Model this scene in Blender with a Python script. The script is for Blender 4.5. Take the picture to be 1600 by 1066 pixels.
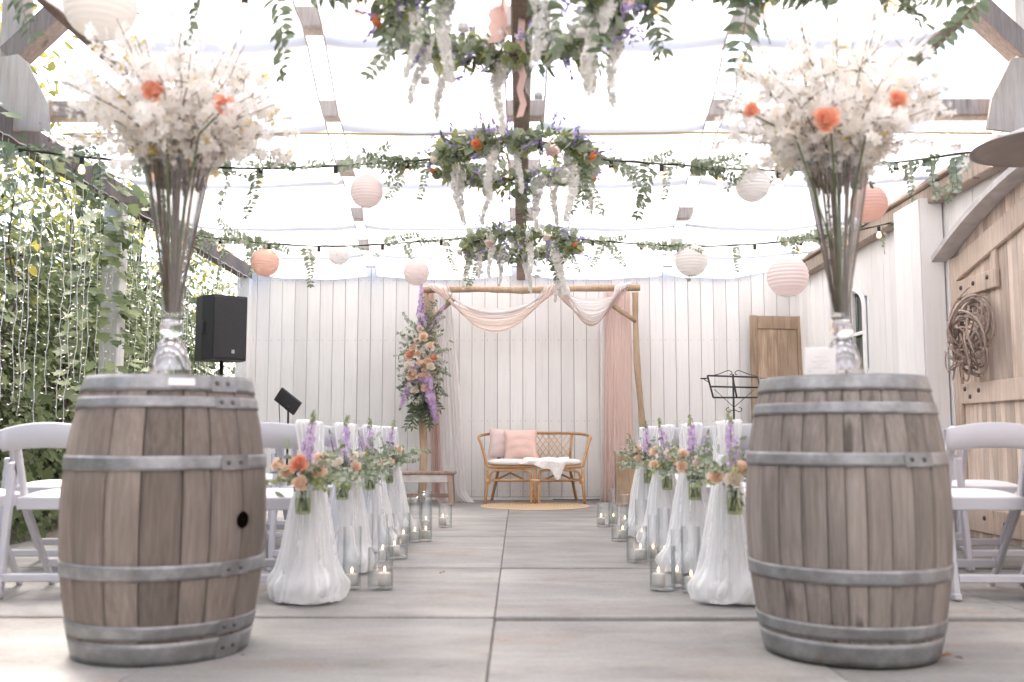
import bpy, math, random
import numpy as np
from mathutils import Vector, Matrix

# ------------------------------------------------------------------ camera, sky, sun, exposure
for o in list(bpy.data.objects): bpy.data.objects.remove(o)
scene = bpy.context.scene
COL = scene.collection
R = math.radians
rng = np.random.default_rng(7)
random.seed(7)

cam_d = bpy.data.cameras.new('camera'); cam = bpy.data.objects.new('camera', cam_d); COL.objects.link(cam)
cam.location = (0, 0, 0.74)
cam.rotation_euler = (R(90 + 5.47), 0, R(0.37))
cam_d.sensor_width = 36; cam_d.lens = 35.0
cam_d.clip_start = 0.05; cam_d.clip_end = 500
cam_d.dof.use_dof = True; cam_d.dof.focus_distance = 9.6; cam_d.dof.aperture_fstop = 2.2
scene.camera = cam

SUN_AZ, SUN_EL = R(-35), R(58)
world = bpy.data.worlds.new('World'); scene.world = world; world.use_nodes = True
wn = world.node_tree
sky = wn.nodes.new('ShaderNodeTexSky'); sky.sky_type = 'NISHITA'; sky.sun_disc = False
sky.sun_elevation = SUN_EL; sky.sun_rotation = SUN_AZ; sky.air_density = 1.0; sky.dust_density = 4.0; sky.ozone_density = 0.5
bg = wn.nodes['Background']; bg.inputs[1].default_value = 0.15
wn.links.new(sky.outputs[0], bg.inputs[0])
sun_d = bpy.data.lights.new('sun', 'SUN'); sun_d.energy = 1.5; sun_d.angle = R(11); sun_d.color = (1.0, 0.95, 0.89)
sun = bpy.data.objects.new('sun', sun_d); COL.objects.link(sun)
sv = Vector((math.cos(SUN_EL) * math.sin(SUN_AZ), math.cos(SUN_EL) * math.cos(SUN_AZ), math.sin(SUN_EL)))
sun.rotation_euler = sv.to_track_quat('Z', 'Y').to_euler(); sun.location = sv * 30

scene.view_settings.view_transform = 'Standard'; scene.view_settings.look = 'None'
scene.view_settings.exposure = 2.13; scene.view_settings.gamma = 1.0
scene.view_settings.use_curve_mapping = False
scene.render.engine = 'CYCLES'
cy = scene.cycles
cy.use_denoising = True; cy.max_bounces = 14; cy.diffuse_bounces = 5; cy.glossy_bounces = 4
cy.transmission_bounces = 6; cy.transparent_max_bounces = 24; cy.caustics_reflective = False; cy.caustics_refractive = False
cy.sample_clamp_indirect = 8.0

# ------------------------------------------------------------------ helpers
def link(o, parent=None):
    COL.objects.link(o)
    if parent is not None: o.parent = parent
    return o
def tag(o, label=None, cat=None, group=None, kind=None):
    if label: o['label'] = label
    if cat: o['category'] = cat
    if group: o['group'] = group
    if kind or cat: o['kind'] = kind or 'thing'
    return o
def thing(name, label, cat, loc=(0, 0, 0), rz=0.0, group=None, kind=None):
    o = bpy.data.objects.new(name, None); o.empty_display_size = 0.05; COL.objects.link(o)
    o.location = loc; o.rotation_euler = (0, 0, rz)
    return tag(o, label, cat, group, kind)
def copy_tree(o, parent=None):
    c = o.copy(); COL.objects.link(c); c.parent = parent
    for ch in list(o.children): copy_tree(ch, c)
    return c
def inst(name, me, parent=None, loc=(0, 0, 0), rot=(0, 0, 0), s=1.0, M=None):
    o = bpy.data.objects.new(name, me); link(o, parent)
    if M is not None: o.matrix_basis = M
    else:
        o.location = loc; o.rotation_euler = rot
        o.scale = (s, s, s) if not hasattr(s, '__len__') else s
    return o
def V(*a): return Vector(a)
def nrm(a):
    return a / (np.linalg.norm(a, axis=-1, keepdims=True) + 1e-9)

class MB:
    def __init__(s): s.v = []; s.f = []; s.m = []; s.M = None
    def add(s, vs, fs, mi=0):
        n = len(s.v)
        if s.M is not None: vs = [s.M @ Vector(p) for p in vs]
        s.v += [tuple(p) for p in vs]
        s.f += [tuple(i + n for i in f) for f in fs]; s.m += [mi] * len(fs)
        return s
    def box(s, x0, x1, y0, y1, z0, z1, b=0.0, mi=0, M=None):
        c = Vector(((x0 + x1) / 2, (y0 + y1) / 2, (z0 + z1) / 2)); h = (abs(x1 - x0) / 2, abs(y1 - y0) / 2, abs(z1 - z0) / 2)
        b = min(b, 0.45 * min(h))
        T = (lambda p: (M @ (c + Vector(p)))) if M is not None else (lambda p: c + Vector(p))
        sg = [(a, d, e) for a in (-1, 1) for d in (-1, 1) for e in (-1, 1)]
        if b <= 0:
            vs = [T((a * h[0], d * h[1], e * h[2])) for a, d, e in sg]
            return s.add(vs, [(0, 1, 3, 2), (4, 6, 7, 5), (0, 4, 5, 1), (2, 3, 7, 6), (0, 2, 6, 4), (1, 5, 7, 3)], mi)
        vs = []; idx = {}
        for q in sg:
            for ax in range(3):
                idx[(q, ax)] = len(vs)
                vs.append(tuple(q[k] * (h[k] if k == ax else h[k] - b) for k in range(3)))
        fs = []
        for ax in range(3):
            o1, o2 = [k for k in range(3) if k != ax]
            for sg1 in (-1, 1):
                ring = []
                for u, w in ((-1, -1), (1, -1), (1, 1), (-1, 1)):
                    q = [0, 0, 0]; q[ax] = sg1; q[o1] = u; q[o2] = w; ring.append(idx[(tuple(q), ax)])
                fs.append(ring)
            for u in (-1, 1):
                for w in (-1, 1):
                    qa = [0, 0, 0]; qb = [0, 0, 0]; qa[ax] = -1; qb[ax] = 1
                    qa[o1] = qb[o1] = u; qa[o2] = qb[o2] = w
                    fs.append([idx[(tuple(qa), o1)], idx[(tuple(qb), o1)], idx[(tuple(qb), o2)], idx[(tuple(qa), o2)]])
        for q in sg: fs.append([idx[(q, k)] for k in range(3)])
        out = []
        for f in fs:
            p = [Vector(vs[i]) for i in f]
            n = (p[1] - p[0]).cross(p[2] - p[0]); cc = sum(p, Vector()) / len(p)
            out.append(tuple(f) if n.dot(cc) > 0 else tuple(reversed(f)))
        return s.add([T(p) for p in vs], out, mi)
    def beam(s, a, b, w, h, up=(0, 0, 1), bev=0.004, mi=0):
        a = Vector(a); b = Vector(b); d = b - a; L = d.length; d.normalize()
        x = d.cross(Vector(up)); x.normalize(); z = x.cross(d)
        M = Matrix(((x.x, d.x, z.x, a.x), (x.y, d.y, z.y, a.y), (x.z, d.z, z.z, a.z), (0, 0, 0, 1)))
        return s.box(-w / 2, w / 2, 0, L, -h / 2, h / 2, bev, mi, M)
    def tube(s, pts, r, n=8, mi=0, cap=True):
        pts = [Vector(p) for p in pts]; k = len(pts)
        rr = list(r) if hasattr(r, '__len__') else [r] * k
        vs = []; prev = None
        for i, p in enumerate(pts):
            d = (pts[min(i + 1, k - 1)] - pts[max(i - 1, 0)])
            if d.length < 1e-9: d = Vector((0, 0, 1))
            d.normalize()
            if prev is None:
                prev = d.cross(Vector((0, 0, 1)) if abs(d.z) < 0.9 else Vector((1, 0, 0)))
            u = prev - d * prev.dot(d); u.normalize(); prev = u; w = d.cross(u)
            for j in range(n):
                a = 2 * math.pi * j / n
                vs.append(p + (u * math.cos(a) + w * math.sin(a)) * rr[i])
        fs = []
        for i in range(k - 1):
            for j in range(n):
                j2 = (j + 1) % n
                fs.append((i * n + j, i * n + j2, (i + 1) * n + j2, (i + 1) * n + j))
        if cap: fs.append(tuple(reversed(range(n)))); fs.append(tuple(range((k - 1) * n, k * n)))
        return s.add(vs, fs, mi)
    def lathe(s, prof, n=24, mi=0, c=(0, 0, 0), loop=False):
        vs = []; k = len(prof)
        for r, z in prof:
            for j in range(n):
                a = 2 * math.pi * j / n
                vs.append((c[0] + r * math.cos(a), c[1] + r * math.sin(a), c[2] + z))
        fs = []
        for i in range(k if loop else k - 1):
            i2 = (i + 1) % k
            for j in range(n):
                j2 = (j + 1) % n
                fs.append((i * n + j, i * n + j2, i2 * n + j2, i2 * n + j))
        return s.add(vs, fs, mi)
    def grid(s, rows, mi=0, wrap=False):
        a = len(rows); b = len(rows[0]); vs = [p for r in rows for p in r]; fs = []
        for i in range(a - 1):
            for j in range(b if wrap else b - 1):
                j2 = (j + 1) % b
                fs.append((i * b + j, i * b + j2, (i + 1) * b + j2, (i + 1) * b + j))
        return s.add(vs, fs, mi)
    def sphere(s, c, r, n=10, m=6, mi=0):
        r = r if hasattr(r, '__len__') else (r, r, r); rows = []
        for i in range(m + 1):
            t = math.pi * i / m; st = max(math.sin(t), 0.002)
            rows.append([(c[0] + r[0] * st * math.cos(2 * math.pi * j / n), c[1] + r[1] * st * math.sin(2 * math.pi * j / n), c[2] - r[2] * math.cos(t)) for j in range(n)])
        return s.grid(rows, mi, True)
    def mesh(s, name, mats, smooth=True):
        me = bpy.data.meshes.new(name); me.from_pydata(s.v, [], s.f)
        for m in (mats if isinstance(mats, (list, tuple)) else [mats]): me.materials.append(m)
        me.polygons.foreach_set('material_index', s.m)
        me.polygons.foreach_set('use_smooth', [smooth] * len(s.f)); me.update()
        return me
    def build(s, name, mats, parent=None, smooth=True, loc=(0, 0, 0), kind=None):
        o = bpy.data.objects.new(name, s.mesh(name, mats, smooth)); link(o, parent); o.location = loc
        if kind: o['kind'] = kind
        return o

def scatter_mesh(name, tv, tf, P, RM, S, mats, mi=None, smooth=True):
    """many copies of one small template in one mesh"""
    tv = np.asarray(tv, float); tf = np.asarray(tf, int); P = np.asarray(P, float); N = len(P); k = len(tv)
    S = np.broadcast_to(np.asarray(S, float), (N,))
    vv = P[:, None, :] + S[:, None, None] * np.einsum('nij,kj->nki', RM, tv)
    F = (tf[None] + k * np.arange(N)[:, None, None]).reshape(-1, tf.shape[1])
    me = bpy.data.meshes.new(name); nf = len(F); c = tf.shape[1]
    me.vertices.add(N * k); me.vertices.foreach_set('co', vv.reshape(-1).astype(np.float32))
    me.loops.add(nf * c); me.loops.foreach_set('vertex_index', F.reshape(-1).astype(np.int32))
    me.polygons.add(nf); me.polygons.foreach_set('loop_start', (np.arange(nf) * c).astype(np.int32))
    for m in (mats if isinstance(mats, (list, tuple)) else [mats]): me.materials.append(m)
    if mi is not None: me.polygons.foreach_set('material_index', np.repeat(np.asarray(mi, np.int32), len(tf)))
    me.polygons.foreach_set('use_smooth', np.full(nf, smooth)); me.update(calc_edges=True); me.validate()
    return me
def frames(D, Nn):
    D = nrm(np.asarray(D, float)); X = nrm(np.cross(D, Nn)); Z = np.cross(X, D)
    return np.stack([X, D, Z], axis=2)
def rand_dirs(n, r=rng): return nrm(r.normal(size=(n, 3)))

def leaf_t(w, fold=0.08, droop=-0.05):
    return ([(0, 0, 0), (0.5 * w, 0.35, fold), (0.4 * w, 0.72, fold), (0, 1, droop), (-0.4 * w, 0.72, fold), (-0.5 * w, 0.35, fold)], [(0, 1, 2, 3), (0, 3, 4, 5)])
ROUND = leaf_t(0.85); OVAL = leaf_t(0.52); LANCE = leaf_t(0.24, 0.03, -0.12)
def _floret(k=5, cup=0.28, w=0.5):
    vs = [(0, 0, 0)]; fs = []
    for i in range(k):
        a = 2 * math.pi * i / k
        n = len(vs)
        for da, r, z in ((-w, 0.62, cup * 0.8), (0, 1, cup * 0.7), (w, 0.62, cup * 0.8)):
            vs.append((r * math.cos(a + da), r * math.sin(a + da), z))
        fs.append((0, n, n + 1, n + 2))
    return vs, fs
FLORET = _floret(); FLORET4 = _floret(4, 0.5, 0.6)
def _ivy():
    vs = [(0, 0.35, -0.03)]; fs = []
    tips = [(-0.42, 0.08), (-0.52, 0.55), (0, 1.0), (0.52, 0.55), (0.42, 0.08)]
    notch = [(0, 0.0), (-0.3, 0.32), (-0.22, 0.66), (0.22, 0.66), (0.3, 0.32), (0, 0.0)]
    for x, y in notch: vs.append((x, y, 0.0))
    for x, y in tips: vs.append((x, y, 0.07 * abs(x)))
    for i in range(5): fs.append((0, 1 + i + 1, 7 + i, 1 + i))
    return vs, fs
IVY = _ivy()

# ------------------------------------------------------------------ materials
def new_mat(name):
    m = bpy.data.materials.new(name); m.use_nodes = True; nt = m.node_tree
    return m, nt, nt.nodes['Principled BSDF']
def N(nt, t, **kw):
    n = nt.nodes.new(t)
    for k, v in kw.items():
        if k in n.inputs.keys(): n.inputs[k].default_value = v
        else: setattr(n, k, v)
    return n
def ramp(nt, fac, stops):
    r = nt.nodes.new('ShaderNodeValToRGB'); e = r.color_ramp.elements
    while len(e) < len(stops): e.new(0.5)
    for i, (p, c) in enumerate(stops): e[i].position = p; e[i].color = (*c, 1)
    nt.links.new(fac, r.inputs[0]); return r.outputs[0]
def coords(nt, scale, rnd=True):
    tc = nt.nodes.new('ShaderNodeTexCoord'); mp = nt.nodes.new('ShaderNodeMapping'); mp.inputs['Scale'].default_value = scale
    nt.links.new(tc.outputs['Object'], mp.inputs[0])
    if rnd:
        oi = nt.nodes.new('ShaderNodeObjectInfo'); mu = N(nt, 'ShaderNodeMath', operation='MULTIPLY'); mu.inputs[1].default_value = 37.0
        nt.links.new(oi.outputs['Random'], mu.inputs[0]); nt.links.new(mu.outputs[0], mp.inputs['Location'])
    return mp.outputs[0]
def bump(nt, b, h, strength=0.3, dist=0.01):
    bn = nt.nodes.new('ShaderNodeBump'); bn.inputs['Strength'].default_value = strength; bn.inputs['Distance'].default_value = dist
    nt.links.new(h, bn.inputs['Height']); nt.links.new(bn.outputs[0], b.inputs['Normal'])
def mixc(nt, fac, a, b, mode='MIX'):
    m = nt.nodes.new('ShaderNodeMix'); m.data_type = 'RGBA'; m.blend_type = mode
    for s, v in ((0, fac), (6, a), (7, b)):
        if hasattr(v, 'is_linked') or hasattr(v, 'links'): nt.links.new(v, m.inputs[s])
        else: m.inputs[s].default_value = (*v, 1) if isinstance(v, tuple) else v
    return m.outputs[2]
def simple(name, c, rough=0.5, metal=0.0, nscale=0, namt=0.15, bumpk=0.0, scale=(1, 1, 1), spec=0.5):
    m, nt, b = new_mat(name); b.inputs['Roughness'].default_value = rough; b.inputs['Metallic'].default_value = metal
    b.inputs['Specular IOR Level'].default_value = spec
    if nscale:
        no = N(nt, 'ShaderNodeTexNoise', Scale=nscale, Detail=5.0); nt.links.new(coords(nt, scale), no.inputs['Vector'])
        d = tuple(x * (1 - namt) for x in c); l = tuple(min(1, x * (1 + namt)) for x in c)
        nt.links.new(ramp(nt, no.outputs['Fac'], [(0.3, d), (0.7, l)]), b.inputs['Base Color'])
        if bumpk: bump(nt, b, no.outputs['Fac'], bumpk)
    else: b.inputs['Base Color'].default_value = (*c, 1)
    return m
def wood(name, dark, mid, light, grain=(14, 14, 1.2), rough=0.75, vary=0.25, bumpk=0.35, knots=True):
    m, nt, b = new_mat(name); b.inputs['Roughness'].default_value = rough; b.inputs['Specular IOR Level'].default_value = 0.25
    co = coords(nt, grain)
    n1 = N(nt, 'ShaderNodeTexNoise', Scale=3.0, Detail=8.0, Roughness=0.65, Distortion=0.6); nt.links.new(co, n1.inputs['Vector'])
    c = ramp(nt, n1.outputs['Fac'], [(0.33, dark), (0.5, mid), (0.67, light)])
    n2 = N(nt, 'ShaderNodeTexNoise', Scale=2.2, Detail=4.0); nt.links.new(coords(nt, (1, 1, 1)), n2.inputs['Vector'])
    c = mixc(nt, 0.5, c, ramp(nt, n2.outputs['Fac'], [(0.3, tuple(x * .6 for x in mid)), (0.7, light)]))
    oi = nt.nodes.new('ShaderNodeObjectInfo'); mr = N(nt, 'ShaderNodeMapRange'); mr.inputs[3].default_value = 1 - vary; mr.inputs[4].default_value = 1 + vary
    nt.links.new(oi.outputs['Random'], mr.inputs[0])
    hv = nt.nodes.new('ShaderNodeHueSaturation'); nt.links.new(mr.outputs[0], hv.inputs['Value']); nt.links.new(c, hv.inputs['Color'])
    c = hv.outputs[0]
    if knots:
        n3 = N(nt, 'ShaderNodeTexNoise', Scale=5.5, Detail=2.0); nt.links.new(coords(nt, (grain[0] / 9, grain[1] / 9, grain[2] / 3)), n3.inputs['Vector'])
        c = mixc(nt, ramp(nt, n3.outputs['Fac'], [(0.66, (0, 0, 0)), (0.76, (.7, .7, .7))]), c, tuple(x * .45 for x in dark))
    nt.links.new(c, b.inputs['Base Color']); bump(nt, b, n1.outputs['Fac'], bumpk, 0.006)
    return m
def leafm(name, a, b2, transl=0.35, rough=0.55, var=None):
    m, nt, b = new_mat(name); b.inputs['Roughness'].default_value = rough; b.inputs['Specular IOR Level'].default_value = 0.3
    g = nt.nodes.new('ShaderNodeNewGeometry')
    c = ramp(nt, g.outputs['Random Per Island'], [(0.0, a), (1.0, b2)] if var is None else [(0, a), (0.6, b2), (1.0, var)])
    nt.links.new(c, b.inputs['Base Color'])
    t = nt.nodes.new('ShaderNodeBsdfTranslucent'); nt.links.new(c, t.inputs[0])
    mx = nt.nodes.new('ShaderNodeMixShader'); mx.inputs[0].default_value = transl
    nt.links.new(b.outputs[0], mx.inputs[1]); nt.links.new(t.outputs[0], mx.inputs[2])
    nt.links.new(mx.outputs[0], nt.nodes['Material Output'].inputs[0])
    return m
def cloth(name, c, transl=0.5, clear=0.0, weave=0, fold=0.0, gap=0.0):
    m, nt, b = new_mat(name); nt.nodes.remove(b)
    d = N(nt, 'ShaderNodeBsdfDiffuse'); t = N(nt, 'ShaderNodeBsdfTranslucent')
    d.inputs[0].default_value = (*c, 1); t.inputs[0].default_value = (*c, 1)
    mx = nt.nodes.new('ShaderNodeMixShader'); mx.inputs[0].default_value = transl
    nt.links.new(d.outputs[0], mx.inputs[1]); nt.links.new(t.outputs[0], mx.inputs[2]); out = mx.outputs[0]
    if weave:
        no = N(nt, 'ShaderNodeTexNoise', Scale=weave, Detail=4.0); nt.links.new(coords(nt, (1, 0.25, 1)), no.inputs['Vector'])
        bn = nt.nodes.new('ShaderNodeBump'); bn.inputs['Strength'].default_value = 0.25; bn.inputs['Distance'].default_value = 0.01
        nt.links.new(no.outputs['Fac'], bn.inputs['Height']); nt.links.new(bn.outputs[0], d.inputs['Normal']); nt.links.new(bn.outputs[0], t.inputs['Normal'])
    if clear:
        tr = nt.nodes.new('ShaderNodeBsdfTransparent'); m2 = nt.nodes.new('ShaderNodeMixShader'); m2.inputs[0].default_value = clear
        lw = N(nt, 'ShaderNodeLayerWeight', Blend=0.35); mu = N(nt, 'ShaderNodeMapRange'); mu.inputs[3].default_value = clear; mu.inputs[4].default_value = clear * 0.25
        nt.links.new(lw.outputs['Facing'], mu.inputs[0]); nt.links.new(mu.outputs[0], m2.inputs[0])
        nt.links.new(out, m2.inputs[1]); nt.links.new(tr.outputs[0], m2.inputs[2]); out = m2.outputs[0]
    nt.links.new(out, nt.nodes['Material Output'].inputs[0])
    return m
def glass(name, tint=(0.97, 0.98, 0.97), ior=1.45, k=1.0, edge=(0.72, 0.76, 0.76), haze=0.0):
    m, nt, b = new_mat(name); nt.nodes.remove(b)
    tr = nt.nodes.new('ShaderNodeBsdfTransparent'); gl = N(nt, 'ShaderNodeBsdfGlossy', Roughness=0.03)
    lw = N(nt, 'ShaderNodeLayerWeight', Blend=0.5)
    p2 = N(nt, 'ShaderNodeMath', operation='POWER'); p2.inputs[1].default_value = 2.0; nt.links.new(lw.outputs['Facing'], p2.inputs[0])
    nt.links.new(mixc(nt, p2.outputs[0], tint, edge), tr.inputs[0])
    p5 = N(nt, 'ShaderNodeMath', operation='POWER'); p5.inputs[1].default_value = 4.0; nt.links.new(lw.outputs['Facing'], p5.inputs[0])
    mu = N(nt, 'ShaderNodeMath', operation='MULTIPLY_ADD'); mu.inputs[1].default_value = 0.6 * k; mu.inputs[2].default_value = 0.05 * k
    nt.links.new(p5.outputs[0], mu.inputs[0])
    mx = nt.nodes.new('ShaderNodeMixShader'); nt.links.new(mu.outputs[0], mx.inputs[0])
    nt.links.new(tr.outputs[0], mx.inputs[1]); nt.links.new(gl.outputs[0], mx.inputs[2]); out = mx.outputs[0]
    if haze:   # milky white mixed into the glass, imitating blur haze and bright edge highlights
        tl = N(nt, 'ShaderNodeBsdfTranslucent'); tl.inputs[0].default_value = (.95, .95, .95, 1); m2 = nt.nodes.new('ShaderNodeMixShader')
        fm = N(nt, 'ShaderNodeMath', operation='MULTIPLY_ADD'); fm.inputs[1].default_value = haze * 3; fm.inputs[2].default_value = haze; nt.links.new(p5.outputs[0], fm.inputs[0])
        nt.links.new(fm.outputs[0], m2.inputs[0]); nt.links.new(out, m2.inputs[1]); nt.links.new(tl.outputs[0], m2.inputs[2]); out = m2.outputs[0]
    nt.links.new(out, nt.nodes['Material Output'].inputs[0])
    return m
def emit(name, c, s):
    m, nt, b = new_mat(name); b.inputs['Base Color'].default_value = (*c, 1)
    b.inputs['Emission Color'].default_value = (*c, 1); b.inputs['Emission Strength'].default_value = s
    return m
def white_paint():
    m, nt, b = new_mat('white_painted_wood'); b.inputs['Roughness'].default_value = 0.6; b.inputs['Specular IOR Level'].default_value = 0.3
    n1 = N(nt, 'ShaderNodeTexNoise', Scale=3.0, Detail=7.0, Roughness=0.6); nt.links.new(coords(nt, (16, 16, 0.8)), n1.inputs['Vector'])
    n2 = N(nt, 'ShaderNodeTexNoise', Scale=1.6, Detail=5.0); nt.links.new(coords(nt, (1, 1, 1)), n2.inputs['Vector'])
    c = ramp(nt, n1.outputs['Fac'], [(0.25, (.74, .725, .705)), (0.5, (.835, .825, .805)), (0.8, (.865, .855, .84))])
    c = mixc(nt, 0.35, c, ramp(nt, n2.outputs['Fac'], [(0.3, (.72, .70, .68)), (0.6, (.855, .845, .83))]))
    oi = nt.nodes.new('ShaderNodeObjectInfo'); mr = N(nt, 'ShaderNodeMapRange'); mr.inputs[3].default_value = 0.90; mr.inputs[4].default_value = 1.05
    nt.links.new(oi.outputs['Random'], mr.inputs[0])
    hv = nt.nodes.new('ShaderNodeHueSaturation'); nt.links.new(mr.outputs[0], hv.inputs['Value']); nt.links.new(c, hv.inputs['Color'])
    # nail heads in rows
    nt.links.new(hv.outputs[0], b.inputs['Base Color']); bump(nt, b, n1.outputs['Fac'], 0.25, 0.004)
    return m
def concrete():
    m, nt, b = new_mat('weathered_concrete'); b.inputs['Roughness'].default_value = 0.82; b.inputs['Specular IOR Level'].default_value = 0.25
    n1 = N(nt, 'ShaderNodeTexNoise', Scale=1.7, Detail=9.0, Roughness=0.62); nt.links.new(coords(nt, (0.7, 2.2, 1)), n1.inputs['Vector'])
    n2 = N(nt, 'ShaderNodeTexNoise', Scale=60.0, Detail=4.0); nt.links.new(coords(nt, (1, 1, 1)), n2.inputs['Vector'])
    n3 = N(nt, 'ShaderNodeTexNoise', Scale=2.6, Detail=6.0, Distortion=0.4); nt.links.new(coords(nt, (1, 1.8, 1)), n3.inputs['Vector'])
    c = ramp(nt, n1.outputs['Fac'], [(0.28, (.178, .17, .16)), (0.5, (.258, .25, .238)), (0.72, (.338, .33, .315))])
    c = mixc(nt, ramp(nt, n3.outputs['Fac'], [(0.55, (0, 0, 0)), (0.68, (.6, .6, .6))]), c, (.235, .19, .16))
    c = mixc(nt, 0.12, c, ramp(nt, n2.outputs['Fac'], [(0.35, (.16, .15, .14)), (0.65, (.45, .43, .41))]))
    n4 = N(nt, 'ShaderNodeTexNoise', Scale=0.9, Detail=7.0, Roughness=0.7, Distortion=0.8); nt.links.new(coords(nt, (1, 1, 1)), n4.inputs['Vector'])
    c = mixc(nt, ramp(nt, n4.outputs['Fac'], [(0.52, (0, 0, 0)), (0.66, (.5, .5, .5))]), c, (.36, .33, .30))
    oi = nt.nodes.new('ShaderNodeObjectInfo'); mr = N(nt, 'ShaderNodeMapRange'); mr.inputs[3].default_value = 0.92; mr.inputs[4].default_value = 1.12
    nt.links.new(oi.outputs['Random'], mr.inputs[0])
    hv = nt.nodes.new('ShaderNodeHueSaturation'); nt.links.new(mr.outputs[0], hv.inputs['Value']); nt.links.new(c, hv.inputs['Color'])
    nt.links.new(hv.outputs[0], b.inputs['Base Color']); bump(nt, b, n2.outputs['Fac'], 0.25, 0.004)
    return m

WHITE = white_paint(); CONC = concrete()
GAP = simple('dark_joint', (.10, .075, .12), 0.9)
GAPW = simple('plank_backing', (.26, .20, .31), 0.9)
EARTH = simple('earth', (.14, .12, .09), 0.95, nscale=6, namt=0.4)
LAWN = simple('grass_ground', (.07, .09, .03), 0.95, nscale=3, namt=0.4)
TIMBER = wood('weathered_timber', (.26, .20, .155), (.43, .345, .28), (.56, .47, .40))
DKTIMBER = wood('brown_timber', (.16, .11, .085), (.27, .205, .165), (.38, .30, .25))
PLY = wood('pale_plywood', (.56, .41, .29), (.74, .58, .45), (.84, .71, .58), grain=(12, 12, 1.0), knots=False)
BARREL = wood('aged_oak', (.115, .088, .072), (.195, .158, .134), (.285, .24, .21), grain=(26, 26, 1.3), vary=0.22, knots=False)
BARREL2 = wood('grey_oak', (.11, .09, .077), (.215, .182, .16), (.315, .275, .25), grain=(26, 26, 1.2), vary=0.18)
DOORW = wood('stripped_pine', (.46, .33, .245), (.70, .56, .45), (.82, .71, .615), grain=(20, 20, 0.7), vary=0.2, knots=False)
DOORF = wood('stripped_pine_frame', (.40, .29, .215), (.62, .49, .39), (.72, .60, .505), grain=(12, 12, 1.0), vary=0.12)
OLDW = wood('old_panel_wood', (.17, .11, .07), (.38, .27, .185), (.52, .40, .30), grain=(14, 14, 0.9), vary=0.14)
POLE = wood('peeled_log', (.26, .17, .10), (.44, .31, .20), (.56, .42, .30), grain=(10, 10, 1.6), vary=0.1)
BENCHW = wood('bench_wood', (.20, .13, .10), (.33, .23, .18), (.45, .34, .27), vary=0.1)
def steel():
    m, nt, b = new_mat('galvanised_steel'); b.inputs['Roughness'].default_value = 0.45; b.inputs['Metallic'].default_value = 0.5
    n1 = N(nt, 'ShaderNodeTexNoise', Scale=9.0, Detail=8.0, Roughness=0.7); nt.links.new(coords(nt, (1, 1, 1)), n1.inputs['Vector'])
    n2 = N(nt, 'ShaderNodeTexNoise', Scale=5.0, Detail=6.0, Roughness=0.65); nt.links.new(coords(nt, (1, 1, 2)), n2.inputs['Vector'])
    c = ramp(nt, n1.outputs['Fac'], [(0.3, (.155, .15, .15)), (0.5, (.25, .248, .252)), (0.7, (.38, .378, .385))])
    c = mixc(nt, ramp(nt, n2.outputs['Fac'], [(0.62, (0, 0, 0)), (0.72, (.55, .55, .55))]), c, (.20, .12, .08))
    nt.links.new(c, b.inputs['Base Color']); bump(nt, b, n1.outputs['Fac'], 0.2, 0.004)
    return m
STEEL = steel()
BLACK = simple('black_metal', (.02, .019, .023), 0.5)
SPK = simple('speaker_black_plastic', (.034, .033, .035), 0.6)
GRILL = simple('speaker_grille_mesh', (.03, .03, .033), 0.7, nscale=220, namt=0.5, bumpk=0.5)
BADGE = simple('pale_badge', (.45, .43, .40), 0.4)
RESIN = simple('white_resin', (.55, .54, .575), 0.4)
PAD = simple('white_vinyl_pad', (.84, .83, .84), 0.45)
RATTAN = wood('rattan_cane', (.36, .17, .06), (.52, .28, .12), (.64, .40, .20), grain=(9, 9, 5), vary=0.05, knots=False, rough=0.42)
WRAP = simple('cane_wrap', (.60, .44, .28), 0.55, nscale=60)
CANELT = simple('cane_lattice', (.62, .38, .17), 0.45)
CUSH = simple('off_white_cushion', (.78, .75, .72), 0.9, nscale=40, namt=0.06, bumpk=0.15)
KNIT = simple('white_knit', (.82, .79, .76), 0.95, nscale=55, namt=0.12, bumpk=0.8)
PILLOW1 = simple('pale_pink_linen', (.70, .56, .53), 0.9, nscale=70, namt=0.07, bumpk=0.25)
PILLOW2 = simple('blush_pink_linen', (.70, .49, .42), 0.9, nscale=70, namt=0.07, bumpk=0.25)
def jute():
    m, nt, b = new_mat('woven_jute'); b.inputs['Roughness'].default_value = 0.9
    w = N(nt, 'ShaderNodeTexWave', Scale=9.0, Distortion=1.5, Detail=2.0); w.wave_type = 'RINGS'; w.rings_direction = 'Z'
    nt.links.new(coords(nt, (1, 1, 1), False), w.inputs['Vector'])
    nt.links.new(ramp(nt, w.outputs['Fac'], [(0, (.40, .27, .15)), (1, (.62, .47, .31))]), b.inputs['Base Color']); bump(nt, b, w.outputs['Fac'], 0.6, 0.01)
    return m
JUTE = jute()
CANVAS = cloth('white_roof_canvas', (.90, .88, .855), 0.55, 0.0, weave=9)
TULLE = cloth('white_tulle', (.99, .985, .985), 0.22, 0.12)
SHEER = cloth('sheer_tulle', (.99, .985, .985), 0.3, 0.68)
CHIFW = cloth('white_chiffon', (.94, .91, .90), 0.4, 0.12)
CHIFP = cloth('blush_chiffon', (.92, .81, .755), 0.4, 0.06)
CHIFD = cloth('deeper_blush_chiffon', (.89, .73, .67), 0.4, 0.06)
PAPERW = cloth('white_lantern_paper', (.92, .90, .885), 0.45)
PAPERP = cloth('pale_pink_lantern_paper', (.92, .83, .81), 0.45)
PAPERO = cloth('peach_lantern_paper', (.90, .66, .57), 0.45)
PAPERC = cloth('cream_lantern_paper', (.92, .88, .84), 0.45)
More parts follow.
